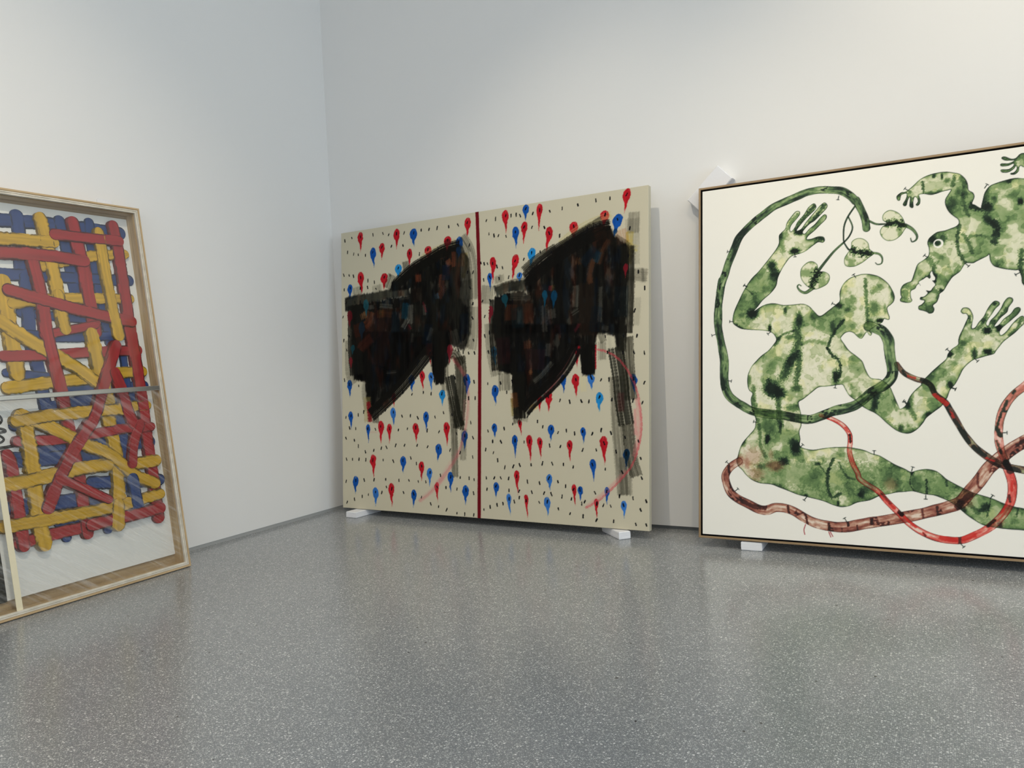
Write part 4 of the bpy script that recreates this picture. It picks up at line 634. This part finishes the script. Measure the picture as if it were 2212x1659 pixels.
def glazing(name, wrinkle):
    m = bpy.data.materials.new(name); m.use_nodes = True; nt = m.node_tree; nt.nodes.remove(nt.nodes['Principled BSDF']); out = nt.nodes['Material Output']
    t = N(m, 'ShaderNodeBsdfTransparent'); t.inputs[0].default_value = (.99, 1.0, .99, 1); g = N(m, 'ShaderNodeBsdfGlossy'); g.inputs['Roughness'].default_value = .06 if wrinkle else .05
    f = N(m, 'ShaderNodeLayerWeight'); pw_ = N(m, 'ShaderNodeMath', operation='POWER'); pw_.inputs[1].default_value = 5.0; Lk(m, f.outputs['Facing'], pw_.inputs[0])
    mu = N(m, 'ShaderNodeMapRange'); mu.inputs['To Min'].default_value = .13 if wrinkle else .10; mu.inputs['To Max'].default_value = .95; Lk(m, pw_.outputs[0], mu.inputs['Value'])
    if wrinkle:
        tc_ = N(m, 'ShaderNodeTexCoord'); mp = N(m, 'ShaderNodeMapping'); mp.inputs['Rotation'].default_value = (0, 0, math.radians(38)); mq = N(m, 'ShaderNodeMapping'); mq.inputs['Scale'].default_value = (1.6, 24, 1); Lk(m, mp.outputs['Vector'], mq.inputs['Vector'])
        no = N(m, 'ShaderNodeTexNoise'); no.inputs['Scale'].default_value = 1.6; no.inputs['Detail'].default_value = 4; no.inputs['Distortion'].default_value = .5
        Lk(m, tc_.outputs['Object'], mp.inputs['Vector']); Lk(m, mq.outputs['Vector'], no.inputs['Vector'])
        bu = N(m, 'ShaderNodeBump'); bu.inputs['Strength'].default_value = 1.0; bu.inputs['Distance'].default_value = .05; Lk(m, no.outputs['Fac'], bu.inputs['Height']); Lk(m, bu.outputs['Normal'], g.inputs['Normal'])
    body_ = t.outputs[0]
    if wrinkle:   # pale streaks mixed into the creased protective film stand in for fold reflections
        df = N(m, 'ShaderNodeBsdfDiffuse'); df.inputs[0].default_value = (.9, .9, .88, 1)
        rp = N(m, 'ShaderNodeMapRange'); rp.inputs['From Min'].default_value = .50; rp.inputs['From Max'].default_value = .74; rp.inputs['To Max'].default_value = .22; Lk(m, no.outputs['Fac'], rp.inputs['Value'])
        m2 = N(m, 'ShaderNodeMixShader'); Lk(m, rp.outputs[0], m2.inputs['Fac']); Lk(m, t.outputs[0], m2.inputs[1]); Lk(m, df.outputs[0], m2.inputs[2]); body_ = m2.outputs[0]
    mx = N(m, 'ShaderNodeMixShader'); Lk(m, mu.outputs[0], mx.inputs['Fac']); Lk(m, body_, mx.inputs[1]); Lk(m, g.outputs[0], mx.inputs[2]); Lk(m, mx.outputs[0], out.inputs['Surface'])
    return m
m_gl, m_film = glazing('acrylic_glazing', False), glazing('acrylic_under_creased_film', True)
UM, VM = W1 - .918, 1.0045
for (u0, u1, v0, v1, mm) in ((.0285, UM, .0285, VM, m_film), (UM, W1 - .0285, .0285, VM, m_film), (.0285, UM, VM, H1 - .0285, m_gl), (UM, W1 - .0285, VM, H1 - .0285, m_gl)):
    obj('glazing_pane', shear([(u0, v0, -.0175), (u1, v0, -.0175), (u1, v1, -.0175), (u0, v1, -.0175)]), [(0, 1, 2, 3)], mm, r1)
m_alu = mat('brushed_aluminium', (.80, .81, .82), .22, metal=1.0, spec=.5)
hb = [(.992, -.0172), (.992, -.010), (.995, -.007), (1.014, -.007), (1.017, -.010), (1.017, -.0172)]
obj('glazing_bar', shear([(.0305, v, n) for v, n in hb] + [(W1 - .0305, v, n) for v, n in hb]), [(i, i + 1, 7 + i, 6 + i) for i in range(5)] + [(5, 0, 6, 11), (0, 5, 4, 3, 2, 1), (6, 7, 8, 9, 10, 11)], m_alu, r1)
m_tape = mat('cream_tape', (.90, .86, .74), .6)
abox('cream_tape_strip', UM - .014, UM + .014, .024, VM - .014, -.0172, -.0150, m_tape); abox('cream_tape_strip', UM - .014, UM + .014, VM + .014, H1 - .024, -.0172, -.0150, m_tape)
abox('hanging_bracket', W1 + .0005, W1 + .006, .265, .315, -.060, -.030, m_black, bv=.002)

# ================================================================== middle painting: bare stretched canvas
W2, H2, TP = 2.36073, 1.99849, 0.01625
r2 = thing('canvas_painting', 'unframed cream canvas with twin black brush masses, red and blue drops, dark red centre line', 'painting',
           basis((0.15195, -0.22316, 0.04643), (0.99945, -0.03305, 0.00163), (0.00096, 0.07822, 0.99694), (-0.03308, -0.99639, 0.07821)))
def warp2(X, Y): return W2 / 2 + (X - W2 / 2) * (1 + TP * (Y / H2 - .5)), Y
CREAM = 'bbb49e'; G2 = 1.25
m_canvas = mat('raw_canvas', CREAM, .8, spec=.15, gain=G2)
vs = np.array(boxv(0, W2, 0, H2, -.038, 0)); vs[:, 0], vs[:, 1] = warp2(vs[:, 0], vs[:, 1])
bevel(obj('stretched_canvas', vs, BOXF, m_canvas, r2), .0025, 3)

p = Painter(W2, H2, 3.0, CREAM)
def drop(c, x0, y0, x1, y1, hw, L, alpha=1.0, tick=True):
    a = np.array([x0, y0]) / 10.; b_ = np.array([x1, y1]) / 10.; hw = hw / 10.; ln = np.hypot(*(b_ - a)); d = (b_ - a) / ln
    w = p.win(min(a[0], b_[0]) - hw - 8, max(a[0], b_[0]) + hw + 8, min(a[1], b_[1]) - 8, max(a[1], b_[1]) + 8)
    if w is None: return
    X, Y = p.grid(w); px = X - a[0]; py = Y - a[1]; t = (px * d[0] + py * d[1]); q_ = px * -d[1] + py * d[0]; sd = int(x0 + y0) % 97
    q_ = q_ + (fbm(t / 30, q_ * 0, sd, 2) - .5) * hw * .5
    hl = min(ln * .30, hw * 1.6); e = 1 - ((t - hl) / hl) ** 2; head = hw * np.sqrt(np.clip(e, 0, 1)); head = np.where(e < 0, -6, head)
    u = np.clip((t - hl) / (ln - hl), 0, 1); tail = np.where((t > hl) & (t < ln), hw * (.95 - .62 * sm(0, .55, u) - .28 * sm(.5, 1, u)), -6)
    rad = np.maximum(head, tail); al = sm(-2.2, 2.2, rad - np.abs(q_) + (fbm(X / 7, Y / 7, sd + 5, 3) - .5) * 5)
    st = vn(q_ / 2.0, t / 80, sd + 1); al = al * (1 - .85 * sm(.72, 1.0, t / ln) * (st < .55)) * (1 - .5 * sm(.35, 0, t / (2 * hl)) * (st < .3))
    base_ = hexc(c) * 1.0; colr = base_[None, None] * (1 + .30 * (fbm(X / 14, Y / 26, sd + 9, 3) - .5))[..., None]
    p.put(w, al * alpha, np.clip(colr, 0, 1), L, .35)
DC = {'R': 'a81a24', 'B': '134893', 'L': '2079b4', 'M': '3066ac'}
ls = p.label('centre_stripe'); lm = (p.label('dark_brushwork'), p.label('dark_brushwork'))
for c, x0, y0, x1, y1, hw in DROPS:
    drop(DC[c], x0, y0, x1, y1, hw, p.label('paint_drop'))
for h_, BR in enumerate((BRUSH0, BRUSH1)):
    for i, (kd, wd, c, al, st, P) in enumerate(BR):
        sd = i + 50 * h_
        if kd == 's': p.stroke(spline(P, n=5), wd / 10., c, al, st, lm[h_], soft=6 if al > .6 or st < .2 else 14, seed=sd, rag=5, flat=True)
        else:
            pad = 60; w, sdf = p.sdf(np.asarray(P, dtype=float) / 10., pad); X, Y = p.grid(w)
            n = .45 * vn(X / 4.2, Y / 110, sd + 1) + .55 * vn(X / 14, Y / 150, sd + 2); big = fbm(X / 70, Y / 200, sd + 30, 3)
            e = sdf + (fbm(X / 11, Y / 26, sd, 4) - .5) * 16 + (n - .5) * 15; a = sm(-9, 9, e) * sm(st - .42, st + .05, n + .5 * sm(0, 45, sdf))
            a = a * (1 - (.14 + .5 * st) * sm(.52, .75, fbm(X / 24, Y / 70, sd + 12, 4)) * sm(.35, .65, big))
            v_ = sm(.3, .7, fbm(X / 22, Y / 150, sd + 4, 4)); dk = hexc(c)[None, None] * (.85 - .72 * v_)[..., None]
            cc = dk + np.array([.075, .016, .0]) * (sm(.5, .72, fbm(X / 50, Y / 150, sd + 7, 3)) * sm(.4, .6, big))[..., None] + np.array([-.006, .014, .04]) * (sm(.55, .75, fbm(X / 40, Y / 120, sd + 17, 3)))[..., None]
            p.put(w, a * al, np.clip(cc, 0, 1), lm[h_])
for c, x0, y0, x1, y1, hw in MUTED: drop(c, x0, y0, x1, y1, hw, None, .75)
p.stroke(spline(STRIPE[1]), STRIPE[0] / 10., '641019', 1.0, 0, ls, soft=3, rag=.8)
pw = spline(STRIPE[1])
lt = p.label('tick_marks'); rng = random.Random(5)
def tick(x, y, L):
    a = rng.uniform(-.5, .5); l = rng.uniform(5, 10); P = np.array([(x - math.sin(a) * l, y + math.cos(a) * l), (x + math.sin(a) * l, y - math.cos(a) * l)])
    p.stroke(P, rng.uniform(7, 10), '0c0c10', 1.0, 0, L, soft=3, seed=rng.randint(0, 90), rag=2)
for x, y in TICKS: tick(x / 10., y / 10., lt)
for c, x0, y0, x1, y1, hw in DROPS:
    t = .24; x = (x0 + (x1 - x0) * t) / 10.; y = (y0 + (y1 - y0) * t) / 10.; j = int(min(max(y / p.ry, 0), p.ny - 1)); i = int(min(max(x / p.rx, 0), p.nx - 1))
    tick(x + rng.uniform(-4, 4), y, None)
m_paint2 = attrmat('painted_canvas', .75, .06); made = p.cut(r2, m_paint2, .0004, G2, warp2, {'tick_marks'})

# ================================================================== right painting: ink on paper-white canvas in a float frame
W3, H3 = 2.60, 1.94528
r3 = thing('framed_painting', 'large white painting of green ink figures with red tubes, in a thin oak float frame', 'painting',
           basis((2.80640, -0.36595, 0.05310), (0.99992, -0.01227, -0.00060), (0.00209, 0.12170, 0.99257), (-0.01210, -0.99249, 0.12171)))
PRF = [(0, -.05), (0, -.001), (.001, 0), (.010, 0), (.011, -.001), (.011, -.05)]
m_fl_h = wood('float_frame_oak', (.54, .44, .32), (.67, .57, .44), vec=(4, 90, 90)); m_fl_v = wood('float_frame_oak_upright', (.54, .44, .32), (.67, .57, .44), vec=(90, 4, 90))
for sd in 'btlr': rail('frame_rail', PRF, sd, W3, H3, m_fl_h if sd in 'bt' else m_fl_v, r3)
box('float_tray', .011, W3 - .011, .011, H3 - .011, -.049, -.034, m_black, r3)
rail('tray_lip', [(.0111, -.034), (.0111, -.004), (.0125, -.004), (.0125, -.034)], 'b', W3, H3, m_black, r3); rail('tray_lip', [(.0111, -.034), (.0111, -.004), (.0125, -.004), (.0125, -.034)], 't', W3, H3, m_black, r3)
rail('tray_lip', [(.0111, -.034), (.0111, -.004), (.0125, -.004), (.0125, -.034)], 'l', W3, H3, m_black, r3); rail('tray_lip', [(.0111, -.034), (.0111, -.004), (.0125, -.004), (.0125, -.034)], 'r', W3, H3, m_black, r3)
WHITE = 'e6e3da'; G3 = 1.15
m_white = mat('primed_canvas', WHITE, .7, spec=.2, gain=G3)
box('stretched_canvas', .020, W3 - .020, .020, H3 - .020, -.0338, -.0040, m_white, r3, bv=.002)

p = Painter(W3, H3, 2.5, WHITE)
PG = np.zeros((p.ny, p.nx)); BG = np.zeros((p.ny, p.nx))
for i, (st, fe, wd, P) in enumerate(WASH):
    P = spline(P, n=4); wd = wd / 10.; r = p.path(P, wd * 1.3 + 6)
    if r is None: continue
    w_, D, T, Q, ln = r; X, Y = p.grid(w_); e = wd / 2 - D + (fbm(X / 6, Y / 6, i, 4) - .5) * (wd * .8 + 6); a = sm(-wd * fe * .7, wd * fe * .6, e) * (.75 + .5 * (fbm(X / 16, Y / 16, i + 7, 3) - .2))
    PG[w_] = 1 - (1 - PG[w_]) * (1 - np.clip(st * a, 0, .97))
def blob(B, x, y, rx, ry, st, sd):
    x, y, rx, ry = x / 10., y / 10., max(rx / 10., 6), max(ry / 10., 6); w_ = p.win(x - rx * 2, x + rx * 2, y - ry * 2, y + ry * 2)
    if w_ is None: return
    X, Y = p.grid(w_); r_ = np.hypot((X - x) / rx, (Y - y) / ry); th = np.arctan2(Y - y, X - x)
    e = 1 - r_ + (fbm(X / 6, Y / 6, sd, 4) - .5) * .7 + (vn(th * 17, r_ * .8, sd) - .5) * .45 * sm(.3, 1, r_); a = sm(-.35, .6, e)
    B[w_] = 1 - (1 - B[w_]) * (1 - np.clip(st * a, 0, .98))
for i, t in enumerate(BLOBS): blob(PG, *t, 200 + i)
for i, t in enumerate(BROWN): blob(BG, *t, 400 + i)
GREEN = ([0, .12, .3, .5, .7, .86, 1], ['dfdbc8', 'c9caaa', '9aa77a', '6a8552', '3c5535', '1b2c20', '09130f'])
BROWNR = ([0, .2, .4, .6, .8, 1], ['d6c2b0', 'b58a74', '925644', '6b3026', '3a1714', '150808'])
REDR = ([0, .2, .45, .65, .85, 1], ['dcc0b0', 'd0695c', 'bf2c26', '86211e', '3f1613', '150a08'])
DARKR = ([0, .2, .4, .6, .8, 1], ['cfc4ac', '8f9a6e', '6c5f44', '4a2a22', '20201a', '0a100c'])
PINKR = ([0, .2, .45, .65, .85, 1], ['dcb8aa', 'd08a7c', 'b4604f', '6a4434', '2a2a1e', '0c140e'])
def ramp(R, v):
    pos, cs = R; A = np.array([hexc(c) for c in cs]); return np.stack([np.interp(v, pos, A[:, i]) for i in range(3)], axis=-1)
def body(P, L, sd, dark=0.0):
    w_, d = p.sdf(spline(P, True, 4), 40); X, Y = p.grid(w_)
    n1 = fbm(X / 110, Y / 110, sd, 4); n2 = fbm(X / 20, Y / 20, sd + 9, 4); n3 = np.abs(fbm(X / 38, Y / 38, sd + 21, 4) - .5) * 2
    b0 = .05 + dark + .22 * sm(.42, .74, n1) + .12 * (n2 - .5) + .07 * sm(.10, .02, n3) + .16 * np.exp(-((n1 - .545) / .010) ** 2) * sm(.3, .6, n2) + .14 * sm(.54, .56, n1) + .12 * np.exp(-((fbm(X / 50, Y / 50, sd + 51, 3) - .58) / .012) ** 2) + .13 * sm(.575, .59, fbm(X / 50, Y / 50, sd + 51, 3))
    ed = np.exp(-(np.clip(d, 0, 99) / 3.6) ** 2) * (.55 + .45 * sm(.2, .55, fbm(X / 30, Y / 30, sd + 3, 3))) * .92; band = np.exp(-np.clip(d, 0, 99) / 13) * sm(.42, .66, fbm(X / 55, Y / 55, sd + 5, 3)) * .68
    v = 1 - (1 - np.clip(b0, 0, .9)) * (1 - ed) * (1 - band) * (1 - PG[w_]); c = ramp(GREEN, v)
    yl = sm(.56, .72, fbm(X / 60, Y / 60, sd + 31, 3)) * sm(.6, .2, v) * .38; c = c * (1 - yl[..., None]) + c * np.array([1.0, .99, .72]) * yl[..., None]
    bw = BG[w_][..., None]; c = c * (1 - bw * .8) + ramp(BROWNR, np.clip(v * .6 + .35 * BG[w_], 0, 1)) * bw * .8
    p.put(w_, sm(-1.6, 1.6, d) * .985, c, L, .4)
body(HAND, p.label('reaching_hand'), 11, .10)
L2 = p.label('creature_figure'); body(FIG2, L2, 23, .03)
ex, ey, erx, ery = (v / 10. for v in EYE)
w_ = p.win(ex - 30, ex + 30, ey - 30, ey + 30); X, Y = p.grid(w_); rr = np.hypot((X - ex) / erx, (Y - ey) / ery)
p.put(w_, sm(1.1, .9, rr) * (sm(.55, .72, np.hypot((X - ex + 2) / erx, (Y - ey - 1) / ery))), hexc(WHITE), L2)
L1 = p.label('kneeling_figure'); body(FIG1, L1, 37)
def tube(R, w0, w1, P, L, sd, base_=.2, op=.93, band=True, edge=.7, grain=.5):
    P = spline(P, n=5); w0 /= 10.; w1 /= 10.; r = p.path(P, max(w0, w1) / 2 + 12)
    if r is None: return None
    w_, D, T, Q, ln = r; X, Y = p.grid(w_); hw = (w0 + (w1 - w0) * T / ln) / 2 * (1 + .22 * (fbm(T / 70, T * 0, sd, 2) - .5)); d = hw - D
    v = base_ + grain * 1.25 * (fbm(T / 75, Q / 14, sd + 2, 4) - .42) + .25 * (fbm(X / 14, Y / 14, sd + 3, 3) - .5)
    if band: v = v + .5 * sm(.66, .74, vn(T / 42, Q / 60, sd + 7)) * sm(.35, .6, vn(T / 11, Q / 7, sd + 8))
    ed = np.exp(-(np.clip(d, 0, 99) / 2.8) ** 2) * edge * sm(.15, .5, fbm(X / 25, Y / 25, sd + 4, 3)); v = 1 - (1 - np.clip(v, 0, .96)) * (1 - ed)
    return w_, d, v, R, L, op, T
def lay(t, extra=None):
    w_, d, v, R, L, op, T = t
    if extra is not None: v = 1 - (1 - v) * (1 - extra[w_])
    c = ramp(R, np.clip(v, 0, 1)); u = p.rgb[w_] / p.paper; a = sm(-1.5, 1.5, d) * op; over = (u.mean(-1) < .93)[..., None]
    p.put(w_, a, np.where(over, c * (.35 + .65 * u), c), L, .4)
TM = np.zeros((p.ny, p.nx)); RM = np.zeros((p.ny, p.nx))
for i, (st, wd, P) in enumerate(TUBEMARKS):
    P = spline(P, n=4); wd /= 10.; r = p.path(P, wd + 6); w_, D = r[0], r[1]; X, Y = p.grid(w_); a = sm(-3, 3, wd / 2 - D + (fbm(X / 8, Y / 8, i + 600, 3) - .5) * 8); TM[w_] = 1 - (1 - TM[w_]) * (1 - st * a)
for i, (wd, P) in enumerate(REDMARKS):
    P = spline(P, n=4); wd /= 10.; r = p.path(P, wd + 6); w_, D = r[0], r[1]; X, Y = p.grid(w_); RM[w_] = np.maximum(RM[w_], sm(-3, 4, wd / 2 - D + (fbm(X / 9, Y / 9, i + 700, 3) - .5) * 12))
TR = {'brown': (BROWNR, .24), 'red': (REDR, .12), 'dark': (DARKR, .35), 'pink': (PINKR, .16)}
for i, (nm, w0, w1, P) in enumerate(TUBES):
    t = tube(TR[nm][0], w0, w1, P, p.label('curling_tube'), 800 + i * 11, TR[nm][1], band=(nm in ('brown', 'dark')), op=.9, grain=.95, edge=.8); lay(t, TM)
    if nm in ('red', 'dark'):
        w_, d = t[0], t[1]; p.put(w_, RM[w_] * sm(-1.5, 1.5, d) * .75 * (1 - TM[w_]), hexc('c02a24'))
for i, (w0, w1, P) in enumerate(VINE): LV = p.label('vine'); lay(tube(GREEN, w0, w1, P, LV, 905 + i, .58, band=True, grain=1.0))
for i, (w0, w1, P) in enumerate(STEMS): lay(tube(GREEN, w0, w1, P, LV, 925 + i, .75, band=False, edge=.4))
for i, (P, tail, vein) in enumerate(LEAVES):
    L = p.label('leaf'); w_, d = p.sdf(spline(P, True, 5), 40); X, Y = p.grid(w_)
    r = p.path(spline(vein, n=5), 60); VP = np.full((p.ny, p.nx), 60.0); VP[r[0]] = r[1]; dv_ = VP[w_]
    v = .06 + .35 * sm(.4, .65, fbm(X / 34, Y / 34, 950 + i, 4)) + .95 * sm(26, 2, dv_ + (fbm(X / 7, Y / 7, 960 + i, 4) - .5) * 46)
    ed = np.exp(-(np.clip(d, 0, 99) / 2.8) ** 2) * .72; v = 1 - (1 - np.clip(v, 0, .97)) * (1 - ed); p.put(w_, sm(-1.6, 1.6, d), ramp(GREEN, v), L, .4)
    lay(tube(GREEN, tail[0], tail[1], tail[2], L, 970 + i, .55, band=False, edge=.6))
LN = p.label('ink_nail_marks')
for x0, y0, x1, y1 in NAILS:
    a = np.array([x0, y0]) / 10.; b_ = np.array([x1, y1]) / 10.; d = (b_ - a) / max(np.hypot(*(b_ - a)), 1); n_ = np.array([-d[1], d[0]]); b_ = a + d * 16
    p.stroke(np.array([a - d * 4, b_]), 4.0, '15201c', .9, 0, LN, soft=3, rag=.6); p.stroke(np.array([b_ - n_ * 7, b_ + n_ * 7]), 3.4, '15201c', .9, 0, LN, soft=3, rag=.6)
for wd, P in DRIPS: p.stroke(spline(P), wd / 10., '9a3038', .85, 0, LN, soft=3, rag=.6)
m_paint3 = attrmat('ink_on_canvas', .65, .2); p.cut(r3, m_paint3, -.0037, G3, None, {'ink_nail_marks'})

# ================================================================== foam blocks
def foam(name, label, corner, ang, lx, ly, lz, rot=None):
    vs, fs = [], []; rg = random.Random(int(lx * 1000 + ly * 100)); nl = 3
    for k_ in range(nl):
        z0, z1 = lz * k_ / nl, lz * (k_ + 1) / nl; j = lambda: rg.uniform(-.0005, .0005); b_ = .004
        ring = lambda i_, z: [(i_ + j(), i_ + j(), z), (lx - i_ + j(), i_ + j(), z), (lx - i_ + j(), ly - i_ + j(), z), (i_ + j(), ly - i_ + j(), z)]
        o_ = len(vs); vs += ring(.0004 if k_ else b_, z0) + ring(0, z0 + .0007 if k_ else z0 + b_) + ring(0, z1 - .0007 if k_ < nl - 1 else z1 - b_) + ring(.0004 if k_ < nl - 1 else b_, z1)
        fs += [(o_, o_ + 3, o_ + 2, o_ + 1), (o_ + 12, o_ + 13, o_ + 14, o_ + 15)]
        for r_ in range(3):
            for i in range(4): fs.append((o_ + r_ * 4 + i, o_ + r_ * 4 + (i + 1) % 4, o_ + r_ * 4 + 4 + (i + 1) % 4, o_ + r_ * 4 + 4 + i))
    o = obj(name, vs, fs, m_foam); o.matrix_world = (Matrix.Translation(corner) @ (rot or Matrix.Rotation(ang, 4, 'Z'))); return tag(o, label, 'foam block', 'white packing foam blocks')
foam('foam_block', 'white foam block on the floor under the left corner of the unframed canvas', (.273, -.320, .0005), math.radians(-4), .094, .26, .0425)
foam('foam_block', 'white foam block on the floor under the right corner of the unframed canvas', (2.337, -.356, .0005), math.radians(46), .073, .245, .0455)
foam('foam_block', 'white foam block on the floor under the oak float frame', (3.034, -.367, .0005), math.radians(1.5), .108, .22, .0462)
# plank wedged behind the float frame, lying against the wall
ang = math.atan2(.173, .179)
foam('foam_block', 'tilted white foam plank wedged between the wall and the float frame corner', (2.807, -.001, 1.854), 0, .25, .117, .070, rot=Matrix.Rotation(-ang, 4, 'Y') @ Matrix.Rotation(math.radians(90), 4, 'X'))
foam('foam_block', 'white foam scrap peeking above the top of the left box frame', (.0006, -1.88, 1.95), 0, .006, .085, .092)
